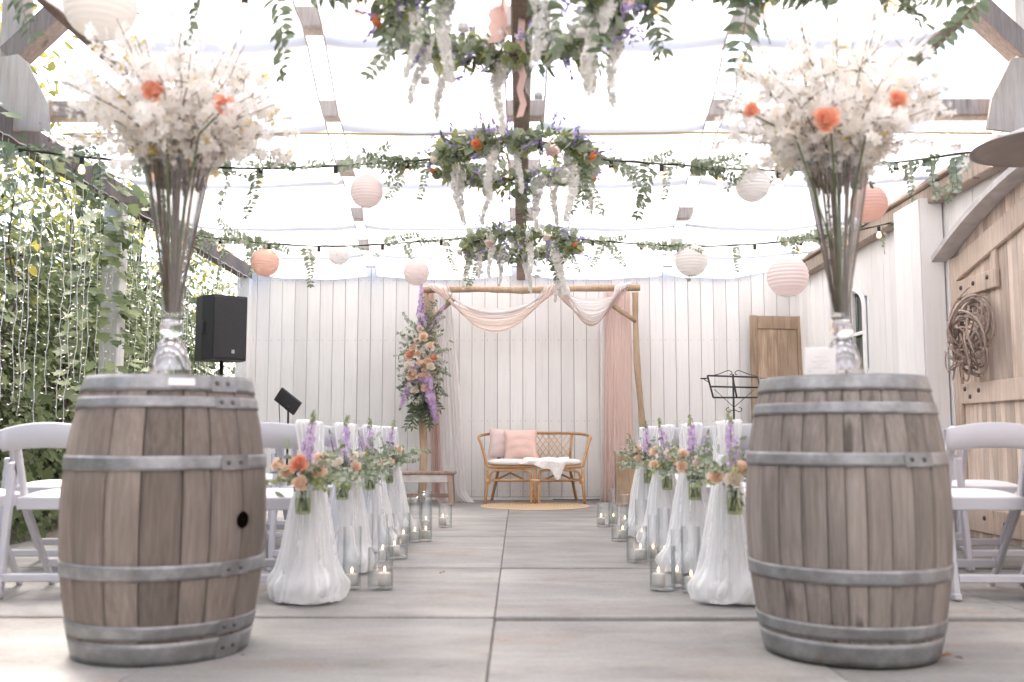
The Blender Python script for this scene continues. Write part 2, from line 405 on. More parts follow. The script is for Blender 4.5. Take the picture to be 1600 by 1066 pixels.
GLASS = glass('clear_glass', (.996, .998, .997), k=1.2, edge=(.74, .79, .79)); GLASSV = glass('vase_glass', (.985, .985, .985), k=1.4, edge=(.62, .63, .65), haze=.08); JARG = glass('jar_glass', (.90, .93, .86), k=1.2, edge=(.7, .75, .62))
def solid_glass():
    m, nt, b = new_mat('solid_glass'); b.inputs['Base Color'].default_value = (.97, .97, .97, 1); b.inputs['Roughness'].default_value = 0.0
    b.inputs['Transmission Weight'].default_value = 1.0; b.inputs['IOR'].default_value = 1.45
    return m
SOLIDG = solid_glass()
WATER = glass('jar_water', (.88, .90, .74), k=0.5, edge=(.70, .74, .54))
WAX = cloth('candle_wax', (.96, .94, .91), 0.25)
FLAME = emit('candle_flame', (1.0, .62, .28), 5.0)
BULB = emit('warm_bulb', (1.0, .58, .36), 0.5)
FAIRY = emit('fairy_bulb', (1.0, .90, .78), 0.2)
WIREW = simple('white_wire', (.75, .73, .72), 0.5)
CORD = simple('dark_cord', (.02, .018, .025), 0.6)
STRING = simple('white_string', (.75, .73, .70), 0.8)
HEM = simple('beige_hem', (.72, .64, .58), 0.8)
YCORD = simple('yellow_hem_cord', (.66, .50, .22), 0.7)
RIBBON = cloth('pink_ribbon', (.80, .56, .50), 0.3)
EUC = leafm('eucalyptus_leaf', (.19, .23, .15), (.36, .41, .29), 0.4, var=(.50, .54, .45))
EUCD = leafm('dark_eucalyptus_leaf', (.11, .15, .085), (.25, .30, .20), 0.35)
GREEN = leafm('fresh_leaf', (.18, .23, .08), (.38, .43, .18), 0.45, var=(.52, .52, .24))
IVYM = leafm('ivy_leaf', (.10, .14, .06), (.22, .27, .12), 0.32, var=(.36, .40, .20))
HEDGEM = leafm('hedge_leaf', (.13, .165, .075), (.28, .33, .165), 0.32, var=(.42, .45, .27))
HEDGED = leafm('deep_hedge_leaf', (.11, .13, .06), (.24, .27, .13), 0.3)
TREEM = leafm('sunny_tree_leaf', (.20, .22, .06), (.40, .37, .08), 0.5, var=(.52, .44, .10))
BARK = simple('bark', (.13, .10, .075), 0.9, nscale=20, namt=0.4, bumpk=0.5)
STEM = simple('green_stem', (.10, .14, .05), 0.6)
TWIG = simple('brown_twig', (.20, .145, .115), 0.8, nscale=30, namt=0.3)
BLOS = leafm('white_blossom', (.93, .89, .84), (.96, .945, .92), 0.45, 0.7, var=(.94, .84, .73))
WIST = leafm('cream_wisteria', (.93, .91, .86), (.97, .965, .95), 0.55, 0.7)
PURP = leafm('purple_floret', (.56, .35, .66), (.85, .70, .88), 0.4, 0.7)
LAV = leafm('lavender_floret', (.30, .24, .54), (.50, .43, .72), 0.3, 0.7)
WHYD = leafm('white_hydrangea', (.78, .76, .70), (.90, .88, .86), 0.35, 0.7)
YEL = leafm('yellow_bud', (.60, .45, .06), (.75, .58, .12), 0.3, 0.7)
def petal(name, a, b2): return leafm(name, a, b2, 0.35, 0.65)
ROSEM = {'peach': petal('peach_petal', (.90, .68, .52), (.93, .79, .67)), 'coral': petal('coral_petal', (.88, .43, .29), (.91, .57, .43)),
         'cream': petal('cream_petal', (.88, .80, .69), (.91, .86, .79)), 'blush': petal('blush_petal', (.82, .66, .62), (.87, .75, .71)),
         'orange': petal('orange_petal', (.83, .30, .12), (.87, .42, .22))}
WREATHM = wood('wreath_vine', (.22, .155, .12), (.37, .28, .23), (.50, .40, .34), vary=0.3, knots=False)
CARDM = simple('white_card', (.80, .77, .76), 0.7, nscale=12, namt=0.04)
INK = simple('grey_ink', (.38, .36, .36), 0.8)
WINGL = simple('window_glass', (.03, .045, .035), 0.04, spec=1.0)
HEATER = simple('brushed_heater_metal', (.26, .235, .225), 0.5, 0.5, nscale=8, namt=0.1)
RUBBER = simple('black_rubber', (.015, .015, .015), 0.7)
DRYLEAF = leafm('dry_leaf', (.16, .07, .03), (.25, .12, .05), 0.2)
NAIL = simple('nail_head', (.34, .32, .32), 0.6)
IRON = simple('iron_bolt', (.12, .11, .11), 0.5, 0.8)

# ------------------------------------------------------------------ setting: ground, floor, walls
g = MB(); g.add([(-150, -150, -0.07), (150, -150, -0.07), (150, 150, -0.07), (-150, 150, -0.07)], [(0, 1, 2, 3)])
tag(g.build('ground', LAWN), kind='structure')
fl = MB(); fl.box(-4.4, 3.6, -5.1, 12.1, -0.066, -0.0305)
floor = tag(fl.build('floor', simple('sand_joint_fill', (.30, .25, .21), 0.95, nscale=30, namt=.3)), kind='structure')
XS = [-3.49, -2.36, -1.23, -0.10, 1.03, 2.16, 3.62]; YS = [-4.91, -3.39, -1.87, -0.35, 1.17, 2.70, 4.22, 5.74, 7.51, 9.2, 10.6, 11.92]
sr = random.Random(3)
for i in range(len(XS) - 1):
    for j in range(len(YS) - 1):
        w = (XS[i + 1] - XS[i]) / 2 - 0.0014; d = (YS[j + 1] - YS[j]) / 2 - (0.010 if i >= 3 else 0.004)
        m = MB(); m.box(-w, w, -d, d, -0.03, 0, 0.005)
        o = m.build('slab', CONC, floor, False, ((XS[i] + XS[i + 1]) / 2, (YS[j] + YS[j + 1]) / 2, sr.uniform(-0.002, 0.0) - (.014 if i >= 3 else .008) * (YS[j] < 4) - (.005 if i >= 3 else .003) * (YS[j] < 5.5)))
        o.rotation_euler = (sr.uniform(-.0008, .0008), sr.uniform(-.0008, .0008), 0)

YB = 11.80
bw = thing('back_wall', 'white wall of vertical planks behind the wooden arch', 'wall', (0, YB, 0))
b_ = MB(); b_.box(-3.28, 3.4, 0.022, 0.09, 0, 2.78); b_.build('backing', GAPW, bw, False)
b_ = MB(); b_.box(-3.28, 3.3, -0.004, 0.018, 0.0, 0.03); b_.build('base_rail', WHITE, bw, False)
x = -3.28; pr = random.Random(5)
nailm = MB()
pm = []
for k in range(5):
    m = MB(); m.box(-0.0741, 0.0741, -0.011, 0.011, -1.36, 1.36, 0.0022); pm.append(m.mesh('plank', WHITE, False))
while x < 3.28:
    o = inst('plank', pr.choice(pm), bw, (x + 0.076, 0.009 + pr.uniform(-.002, .002), 1.395))
    o.scale.x = pr.uniform(0.985, 1.0)
    for z in (0.10, 0.92, 1.88, 2.6):
        for dx in (-0.045, 0.045):
            nailm.box(x + .076 + dx - .004, x + .076 + dx + .004, -0.0045, -0.002, z - .004, z + .004)
    x += 0.1515
nailm.build('nail_head', NAIL, bw, False, kind='stuff')

# right-hand side wall
XR = 3.30
AY, AR, AZ = 5.6, 5.2, 2.50
def arch_z(y): return AZ - AR + math.sqrt(max(AR * AR - (y - AY) ** 2, 0))
sw = thing('side_wall', 'white plank wall with arched barn door and small window', 'wall', (XR, 0, 0))
b_ = MB(); b_.box(0.05, 0.16, 7.64, 9.42, 0, 2.75); b_.box(0.05, 0.16, 10.18, 11.9, 0, 2.75); b_.box(0.05, 0.16, 9.42, 10.18, 0, 1.36); b_.box(0.05, 0.16, 9.42, 10.18, 2.2, 2.75)
b_.box(0.06, 0.16, 3.5, 7.64, 2.56, 2.75); b_.box(0.05, 0.16, -5, 3.54, 0, 2.75)
b_.build('backing', GAPW, sw, False)
y = -5.0; pr = random.Random(9)
while y < 11.75:
    wdt = 0.148; yc = y + wdt / 2; z0, z1 = 0.0, 2.66
    segs = [(0.0, 2.66)]
    if 3.5 < yc < 7.62: segs = [(max(arch_z(y), arch_z(y + wdt)) + 0.005, 2.66)]
    if 9.40 < yc < 10.2: segs = [(0, 1.38), (1.98 + 0.2 * math.sqrt(max(0, 1 - ((yc - 9.8) / 0.4) ** 2)) - .02, 2.66)]
    for z0, z1 in segs:
        m = MB(); m.box(0, 0.03, -wdt / 2 + 0.001, wdt / 2 - 0.001, z0, z1, 0.0025)
        m.build('plank', WHITE, sw, False, (0.012 + pr.uniform(-.003, .003), yc, 0))
    y += 0.15
fw = thing('added_rear_wall', 'unseen white plank wall added behind the camera to cut sky light', 'wall', (0, -5.0, 0))  # unseen wall, added to keep open-sky light off the front area
b_ = MB(); b_.box(-3.28, 3.4, -0.09, -0.022, 0, 3.6); b_.build('backing', GAPW, fw, False)
for k in range(22):
    m = MB(); m.box(-3.28 + k * .3, -2.984 + k * .3, -.011, .011, .03, 3.6, .002); m.build('plank', WHITE, fw, False)
# boxed pilaster
m = MB(); m.box(-0.17, 0.0, 7.64, 8.16, 0, 2.59, 0.004); px_ = m.build('pilaster', WHITE, sw, False)
for k in range(3):
    m = MB(); m.box(-0.183, -0.171, 7.645 + k * 0.172, 7.813 + k * 0.172, 0.0, 2.585, 0.003); m.build('plank', WHITE, px_, False)
# arched window
wd = thing('arched_window', 'small arched window with white frame behind the right vase', 'window', (XR, 9.8, 1.36))
def arch_pts(hw, zs, rise, n=14):
    return [(-hw, 0.0)] + [(-hw * math.cos(math.pi * i / n), zs + rise * math.sin(math.pi * i / n)) for i in range(n + 1)] + [(hw, 0.0)]
ap = arch_pts(0.36, 0.62, 0.19); m = MB()
m.add([(0.045, p, q) for p, q in ap], [tuple(range(len(ap)))]); m.build('pane', WINGL, wd, False)
m = MB(); m.tube([(0.0, p, q) for p, q in ap] + [(0.0, -0.36, 0.0)], 0.028, 4); m.build('frame', WHITE, wd, False)
m = MB(); m.box(0.0, 0.03, -0.34, 0.34, 0.36, 0.39); m.build('muntin', WHITE, wd, False)
m = MB(); m.box(0.0, 0.03, -0.012, 0.012, 0.0, 0.79); m.build('muntin', WHITE, wd, False)
m = MB(); m.box(-0.06, 0.04, -0.42, 0.42, -0.06, -0.03, 0.004); m.build('sill', WHITE, wd, False)

# arched barn door
dr = thing('barn_door', 'arched double barn door of stripped pine slats in the white wall', 'door', (XR, 0, 0))
y = 3.56; pr = random.Random(11)
while y < 7.60:
    w = 0.068; m = MB(); zt = min(arch_z(y), arch_z(y + w)) + 0.05
    m.box(0.05, 0.07 + pr.uniform(-.004, .004), y + .0015, y + w - .0015, 0.004, zt, 0.004); m.build('slat', DOORW, dr, False); y += w
def dboard(name, a, b, w, x=0.035, th=0.03, mat=DOORF, bolts=()):
    m = MB(); m.beam((x, a[0], a[1]), (x, b[0], b[1]), th, w, up=(0, -(b[1] - a[1]), (b[0] - a[0])) if abs(b[0] - a[0]) > .01 else (0, 1, 0), bev=0.005)
    o = m.build(name, mat, dr, False)
    for q in bolts:
        m = MB(); m.M = Matrix.Translation((x - th / 2, q[0], q[1])) @ Matrix.Rotation(-math.pi / 2, 4, 'Y'); m.lathe([(0.018, 0), (0.016, 0.008), (0.006, 0.013), (0.001, 0.0132)], 10); m.build('bolt', IRON, o)
dboard('stile', (7.55, 0.03), (7.55, 2.10), 0.10); dboard('stile', (5.69, 0.03), (5.69, 2.40), 0.12); dboard('stile', (5.53, 0.03), (5.53, 2.40), 0.12); dboard('stile', (3.62, 0.03), (3.62, 2.10), 0.10)
dboard('middle_rail', (7.50, 1.055), (5.75, 1.055), 0.15, bolts=[(7.42, 1.09), (7.34, 1.03), (7.2, 1.07), (6.2, 1.05)])
dboard('middle_rail', (5.47, 1.055), (3.67, 1.055), 0.15)
dboard('bottom_rail', (7.50, 0.14), (5.75, 0.14), 0.17, bolts=[(7.2, .16), (6.9, .14)]); dboard('bottom_rail', (5.47, 0.14), (3.67, 0.14), 0.17)
dboard('top_brace', (7.50, 2.00), (5.75, 2.37), 0.17, x=0.030); dboard('top_brace', (5.47, 2.37), (3.70, 2.00), 0.17, x=0.030)
dboard('short_rail', (7.50, 1.84), (6.86, 1.84), 0.13, x=0.028, bolts=[(7.40, 1.845), (7.2, 1.85), (6.98, 1.86)])
dboard('short_post', (6.91, 1.905), (6.91, 2.08), 0.07, x=0.038)
m = MB(); rows = []
for i in range(41):
    a = 3.42 + (7.78 - 3.42) * i / 40; z = arch_z(a) if abs(a - AY) < 2.1 else arch_z(7.6) - (abs(a - AY) - 2.0) * .4
    rows.append([(-0.10, a, z), (0.04, a, z), (0.04, a, z + 0.05), (-0.10, a, z + 0.045)])
m.grid(rows, 0, True); m.add(rows[-1], [(0, 1, 2, 3)]); m.add(rows[0], [(3, 2, 1, 0)]); m.build('arch_hood', simple('grey_white_paint', (.52, .49, .48), 0.6, nscale=9, namt=0.2, bumpk=0.15), dr, False)

# wreath
wr = thing('vine_wreath', 'oval wreath of twisted brown vines hanging on the barn door', 'wreath', (XR - 0.04, 7.12, 1.44))
pr = random.Random(21)
for k in range(90):
    r0 = pr.uniform(0.13, 0.235); tilt = pr.uniform(-.2, .2); dz = pr.uniform(-.06, .06); a0 = pr.uniform(0, 6.28); ln = pr.uniform(.9, 2.2); ph = pr.uniform(0, 6.28)
    pts = []
    for i in range(15):
        a = a0 + ln * i / 14; rr = r0 + 0.05 * math.sin(a * 1.7 + ph) + (0.05 * (i / 14) ** 6 if k % 3 == 0 else 0)
        pts.append((-0.05 + 0.055 * math.sin(a * 1.5 + ph) + tilt * .2, rr * math.cos(a) * 1.0 + dz, rr * math.sin(a) * 1.05 - dz))
    m = MB(); m.tube(pts, [pr.uniform(.005, .0095)] * 14 + [0.003], 5); m.build('vine', WREATHM, wr)

# ------------------------------------------------------------------ timber frame and canvas
def timber(name, label, cat, a, b, w, h, mat=TIMBER, up=(0, 0, 1), group=None):
    a = Vector(a); m = MB(); m.beam((0, 0, 0), Vector(b) - a, w, h, up, 0.008)
    o = m.build(name, mat, None, False, a); return tag(o, label, cat, group)
timber('eave_beam', 'weathered eave beam over the leafy open side', 'beam', (-3.25, -5.0, 2.69), (-3.25, 11.78, 2.69), 0.12, 0.16, DKTIMBER, group='eave beams')
timber('eave_beam', 'weathered eave beam along the top of the white side wall', 'beam', (3.25, 6.3, 2.61), (3.25, 11.78, 2.61), 0.12, 0.13, TIMBER, group='eave beams')
timber('eave_board', 'thin wooden board above the beam of the side wall', 'board', (3.24, 6.4, 2.70), (3.24, 11.78, 2.70), 0.18, 0.03, TIMBER)
timber('ridge_beam', 'brown middle beam running lengthwise under the canvas roof', 'beam', (0.0, -5.0, 2.69), (0.03, 11.79, 2.66), 0.10, 0.12, DKTIMBER)
names = ['nearest the camera', 'carrying the plywood gussets', 'above the middle flower hoop', 'between middle and far flower hoops', 'nearest the back wall']
for k, (yy, z) in enumerate(zip((4.85, 6.25, 7.62, 9.25, 10.75), (2.83,) * 5)):
    hx = 2.05 if k == 0 else 3.2
    timber('tie_beam', 'wooden cross beam above the canvas, ' + names[k], 'beam', (-hx, yy, z), (hx, yy, z), 0.13, 0.11, TIMBER, group='roof cross beams')
timber('purlin', 'weathered purlin beside the right edge of the canvas', 'beam', (2.10, -5.0, 2.74), (2.10, 5.25, 2.74), 0.06, 0.09, DKTIMBER, group='side purlins')
timber('purlin', 'weathered purlin beside the left edge of the canvas', 'beam', (-2.15, -5.0, 2.74), (-2.15, 5.25, 2.74), 0.06, 0.09, DKTIMBER, group='side purlins')
# posts on the open side
for k, (yy, lab) in enumerate(((7.9, 'white painted post wrapped in ivy on the open side'), (11.7, 'white corner post beside the back wall'))):
    m = MB(); m.box(-0.075, 0.075, -0.075, 0.075, 0, 2.61, 0.008)
    tag(m.build('wooden_post', WHITE, None, False, (-3.25, yy, 0)), lab, 'post', 'posts on the open side')
# trusses with gussets
for s, lab in ((-1, 'timber truss end with pale plywood gusset at upper left'), (1, 'timber truss end with pale plywood gusset at upper right')):
    t = thing('roof_truss', lab, 'truss', (s * 3.22, 6.12, 2.6), group='roof truss ends')
    k = -s
    poly = [(-0.20, 0.06), (-0.20, 0.52), (0.04, 0.56), (0.10, 0.50), (0.24, 0.24), (0.26, 0.06)]
    if s > 0: poly = [(-0.25, 0.10), (-0.25, 0.50), (-0.02, 0.52), (0.10, 0.52), (0.24, 0.26), (0.28, 0.06), (0.1, 0.04)]
    m = MB(); n = len(poly)
    m.add([(k * p, -0.012, q) for p, q in poly] + [(k * p, 0.012, q) for p, q in poly], [tuple(range(n)), tuple(reversed(range(n, 2 * n)))] + [(i, (i + 1) % n, n + (i + 1) % n, n + i) for i in range(n)])
    m.build('gusset_plate', PLY, t, False)
    m = MB(); m.beam((k * -0.04, 0.07, 0.56), (k * 0.62, 0.07, 1.22), 0.13, 0.16, (0, 1, 0)); m.build('brace', DKTIMBER, t, False)
    m = MB(); m.box(-0.075 + k * .02 - k * .05, 0.075 + k * .02 - k * .05, 0.03, 0.15, 0.48, 2.0, 0.006); m.build('king_strut', PLY if s > 0 else TIMBER, t, False)
# canvas strips
def gapL(y): return -1.02 - (y - 4.85) * 0.105
def gapR(y): return 1.10 + (y - 4.85) * 0.095
TIES = [-5.0, -3.6, -2.2, -0.8, 0.6, 2.0, 3.45, 4.85, 6.25, 7.62, 9.25, 10.75]
def cz(x, y, ph):
    for a, b in zip(TIES, TIES[1:] + [12.2]):
        if a <= y <= b:
            t = (y - a) / (b - a); sag = 0.055 * math.sin(math.pi * t) ** 2
            return 2.715 - sag - 0.004 * math.sin(x * 4 + ph + y * 1.3) - 0.004 * math.sin(x * 11 + y * 2.1 + ph) - 0.006 * math.sin(y * 17 + x * 3) - (max(0, y - 10.75) * 0.02)
    return 2.7
LABC = {'a': 'outer left', 'b': 'inner left', 'c': 'inner right', 'd': 'outer right'}
def strip(key, fx0, fx1, y0, y1, nx, ph, lab):
    rows = []; ny = int((y1 - y0) / 0.1)
    for j in range(ny + 1):
        y = y0 + (y1 - y0) * j / ny; a, b = fx0(y), fx1(y); row = []
        for i in range(nx + 1):
            u = i / nx; x = a + (b - a) * u
            e = 0.012 * (abs(2 * u - 1) ** 6) - 0.03 * (1 - (2 * u - 1) ** 2)
            f = max(0, (x - 2.5) / .7); row.append((x, y, (cz(x, y, ph) + e - 0.02) * (1 - f) + 2.735 * f))
        rows.append(row)
    m = MB(); m.grid(rows); o = tag(m.build('canvas_strip', CANVAS), lab, 'canvas', 'white canvas roof strips')
    for q in (0, -1):
        m = MB(); m.tube([(r_[q][0], r_[q][1], r_[q][2] - .004) for r_ in rows], .005, 5); m.build('edge_hem', HEM, o)
    return o
wob = lambda y, p: 0.010 * math.sin(y * 1.7 + p) + 0.004 * math.sin(y * 4.7 + p)
def lo(y): return -2.0 if y < 6.2 else -2.98 + wob(y, 2)
strip('a', lambda y: -2.08, lambda y: gapL(y) - 0.05 + wob(y, 0), -5.0, 6.24, 16, 0.3, 'white canvas strip, outer left, in front of the gusset beam')
strip('a2', lambda y: -3.0 + wob(y, 2), lambda y: gapL(y) - 0.05 + wob(y, 0), 6.25, 11.785, 18, 1.3, 'white canvas strip, outer left, behind the gusset beam')
strip('b', lambda y: gapL(y) + 0.05 + wob(y, 1), lambda y: -0.07, -5.0, 11.785, 16, 2.0, 'white canvas strip left of the middle beam')
strip('c', lambda y: 0.15 + wob(y, 4) * .5, lambda y: gapR(y) - 0.055 + wob(y, 3), -5.0, 11.785, 16, 3.1, 'white canvas strip right of the middle beam')
strip('d', lambda y: gapR(y) + 0.05 + wob(y, 5), lambda y: 2.05, -5.0, 6.24, 16, 4.2, 'white canvas strip, outer right, in front of the gusset beam')
strip('d2', lambda y: gapR(y) + 0.05 + wob(y, 5), lambda y: 3.18, 6.25, 11.785, 18, 5.2, 'white canvas strip, outer right, along the side wall')
strip('e', lambda y: -3.2, lambda y: -2.2, -5.0, 3.1, 10, 1.0, 'unseen canvas strip added along the leafy eave to dim the front floor')  # added out of view, blocks sky light over the front left floor
strip('f', lambda y: 2.17, lambda y: 3.25, -5.0, 3.1, 10, 2.2, 'unseen canvas strip added along the side wall to dim the front floor')  # right-hand counterpart, also an unseen addition that shades the front
m = MB(); m.tube([(-2.9 + 5.9 * i / 30, 6.17, 2.655 + .004 * math.sin(i)) for i in range(31)], 0.007, 6)
tag(m.build('tension_cord', YCORD), 'yellow cord stretched across the canvas at the gusset beam', 'cord')

# ------------------------------------------------------------------ greenery on the open side
def lumpy(Y, Z): return 0.22 * np.sin(Y * 1.9 + Z * 1.1) + 0.16 * np.sin(Y * 3.7 - Z * 2.9 + 1) + 0.1 * np.sin(Y * 7.1 + Z * 6.3)
def hedge_leaves(n, x0, depth, zmax, size, rs, seed, y0=3.5, y1=13.5, hang=0.5):
    r = np.random.default_rng(seed)
    Y = r.uniform(y0, y1, n); Z = zmax * r.power(1.15, n) if False else r.uniform(0, zmax, n)
    keep = r.random(n) < np.clip((zmax - Z) / 1.5 + 0.08, 0, 1); Y = Y[keep]; Z = Z[keep]; n = len(Y)
    X = x0 + lumpy(Y, Z) * 0.8 - depth * r.random(n) ** 1.6
    D = nrm(np.stack([r.uniform(.1, 1, n), r.normal(0, .6, n), r.normal(-hang, .5, n)], 1)); Nn = nrm(np.stack([r.uniform(.2, 1, n), r.normal(0, .5, n), r.uniform(.2, 1.2, n)], 1))
    return np.stack([X, Y, Z], 1), frames(D, Nn), size * r.uniform(.6, 1.3, n)
hd = thing('ivy_hedge', 'tall green hedge overgrown with ivy along the open side', 'hedge', (0, 0, 0))
P, RM, S = hedge_leaves(52000, -3.85, 0.9, 3.0, 0.06, 0, 1, y0=-5)
inst('foliage', scatter_mesh('foliage', *OVAL, P, RM, S, [HEDGEM]), hd)['kind'] = 'stuff'
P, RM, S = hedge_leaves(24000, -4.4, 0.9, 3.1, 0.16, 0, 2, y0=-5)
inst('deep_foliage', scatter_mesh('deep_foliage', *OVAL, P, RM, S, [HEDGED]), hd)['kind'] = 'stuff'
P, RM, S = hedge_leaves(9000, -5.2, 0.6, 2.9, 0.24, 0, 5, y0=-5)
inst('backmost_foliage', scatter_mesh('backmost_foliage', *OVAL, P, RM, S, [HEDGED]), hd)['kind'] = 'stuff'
P, RM, S = hedge_leaves(3000, -3.75, 0.35, 2.2, 0.10, 0, 3)
inst('ivy', scatter_mesh('ivy', *IVY, P, RM, S, [IVYM]), hd)['kind'] = 'stuff'
pr = random.Random(4)
for k in range(26):
    yy = pr.uniform(4.5, 13); pts = [(-4.3 + pr.uniform(-.2, .3), yy, 0)]
    for i in range(7):
        p = pts[-1]; pts.append((p[0] + pr.uniform(-.07, .1), p[1] + pr.uniform(-.15, .15), p[2] + pr.uniform(.35, .5)))
    m = MB(); m.tube(pts, [0.02 - .0024 * i for i in range(8)], 5); m.build('stem', BARK, hd)
tree_lab = ['slender tree with sunlit yellow-green leaves beside the upper left gusset', 'bushy sunlit tree behind the middle of the hedge', 'yellow-green tree behind the hedge near the back wall', 'tall airy tree far beyond the hedge']
for k, (tx, ty, h, rad) in enumerate(((-5.6, 8.2, 5.2, 1.7), (-6.3, 11.5, 5.0, 1.9), (-6.0, 15.5, 5.5, 2.0), (-9.5, 13.5, 7.5, 2.6))):
    t = thing('tree', tree_lab[k], 'tree', (tx, ty, 0), group='trees beyond the hedge'); pr = random.Random(30 + k)
    m = MB(); m.tube([(0, 0, 0), (.05, .03, h * .25), (-.04, .05, h * .5), (.03, 0, h * .78)], [.11, .09, .065, .025], 8)
    for q in range(14):
        a = pr.uniform(0, 6.28); z = h * pr.uniform(.3, .75); L = rad * pr.uniform(.5, .95)
        m.tube([(0, 0, z), (L * .5 * math.cos(a), L * .5 * math.sin(a), z + L * .35), (L * math.cos(a), L * math.sin(a), z + L * .55)], [.035, .02, .006], 5)
    m.build('trunk', BARK, t)
    r = np.random.default_rng(50 + k); cc = []
    for q in range(46):
        dv = rand_dirs(1, r)[0] * rad * r.uniform(.45, 1.0); cc.append(dv * np.array([1, 1, 1.05]) + np.array([0, 0, h * .66]))
    P = np.concatenate([c + r.normal(0, .24, (70, 3)) for c in cc]); n = len(P)
    D = nrm(rand_dirs(n, r) + np.array([0, 0, -.4]))
    inst('crown', scatter_mesh('crown', *OVAL, P, frames(D, rand_dirs(n, r)), .10 * r.uniform(.6, 1.3, n), [TREEM]), t)['kind'] = 'stuff'
# ivy climbing the post and trailing on the eave
iv = thing('climbing_ivy', 'ivy climbing the white post and trailing along the eave beam', 'ivy', (-3.25, 7.9, 0))
r = np.random.default_rng(12); n = 620
Z = 2.5 * r.random(n) ** 1.3; A = r.uniform(0, 6.28, n); W = (.10 + .16 * np.clip(1 - np.abs(Z - 1.3) / 1.5, 0, 1)) * (0.5 + r.random(n))
P = np.stack([np.cos(A) * W * .8 + .0, np.sin(A) * W * 1.1 - .16, Z], 1)
D = nrm(np.stack([np.cos(A) + .3, np.sin(A) - .3, -1 + .6 * r.normal(size=n)], 1)); Nn = nrm(np.stack([np.cos(A) + .4, np.sin(A) - .5, np.full(n, .5)], 1))
inst('post_leaves', scatter_mesh('post_leaves', *IVY, P, frames(D, Nn), .11 * r.uniform(.6, 1.25, n), [IVYM]), iv)['kind'] = 'stuff'
n = 210; Y = r.uniform(-3.6, .9, n); P = np.stack([r.normal(.06, .09, n), Y, 2.70 + r.normal(0, .09, n) - .12 * r.random(n)], 1)
D = nrm(np.stack([r.uniform(0, 1, n), r.normal(0, .6, n), r.normal(-.6, .5, n)], 1)); Nn = nrm(np.stack([r.uniform(.3, 1, n), -r.uniform(0, 1, n), r.uniform(.1, 1, n)], 1))
inst('eave_leaves', scatter_mesh('eave_leaves', *IVY, P, frames(D, Nn), .10 * r.uniform(.6, 1.4, n), [IVYM]), iv)['kind'] = 'stuff'
pr = random.Random(8)
for k in range(12):
    pts = [(.05, -3.4 + k * .35, 2.72)]
    for i in range(6): p = pts[-1]; pts.append((p[0] + pr.uniform(-.04, .05), p[1] + pr.uniform(-.12, .2), 2.7 + pr.uniform(-.12, .12)))
    m = MB(); m.tube(pts, .004, 4); m.build('vine', TWIG, iv)

# fairy-light curtains
def strand_mesh(seed, L):
    pr = random.Random(seed); m = MB(); pts = []; n = int(L / .07)
    for i in range(n + 1):
        pts.append((pr.uniform(-.006, .006), pr.uniform(-.007, .007) + .010 * math.sin(i * .8 + seed), -L * i / n))
    m.tube(pts, .0024, 4)
    for i in range(1, n + 1):
        p = pts[i]; a = pr.uniform(0, 6.28); q = (p[0] + .012 * math.cos(a), p[1] + .02 * math.sin(a), p[2] + pr.uniform(-.02, .012))
        m.tube([p, q], .0016, 3); m.tube([q, (q[0] + .004 * math.cos(a), q[1] + .014 * math.sin(a), q[2] + .004)], .003, 5, 1)
    return m.mesh('strand', [WIREW, FAIRY])
SM = [strand_mesh(k, 1.62 + .05 * k) for k in range(6)]
for lab, y0, y1, st in (('curtain of white fairy lights before the hedge, in front of the ivy post', 5.2, 7.75, .125), ('curtain of white fairy lights between ivy post and back wall', 8.06, 11.6, .135)):
    t = thing('fairy_light_curtain', lab, 'fairy lights', (-3.17, 0, 2.60), group='fairy light curtains'); pr = random.Random(int(y0 * 10)); y = y0
    m = MB(); m.tube([(0, y0 + (y1 - y0) * i / 40, .006 * math.sin(i * 2)) for i in range(41)], .005, 4); m.build('header_wire', WIREW, t)
    while y < y1:
        o = inst('strand', pr.choice(SM), t, (pr.uniform(-.03, .03), y, 0), (0, 0, pr.uniform(0, 6.28))); o.scale.z = pr.uniform(.9, 1.1); y += st * pr.uniform(.6, 1.35)

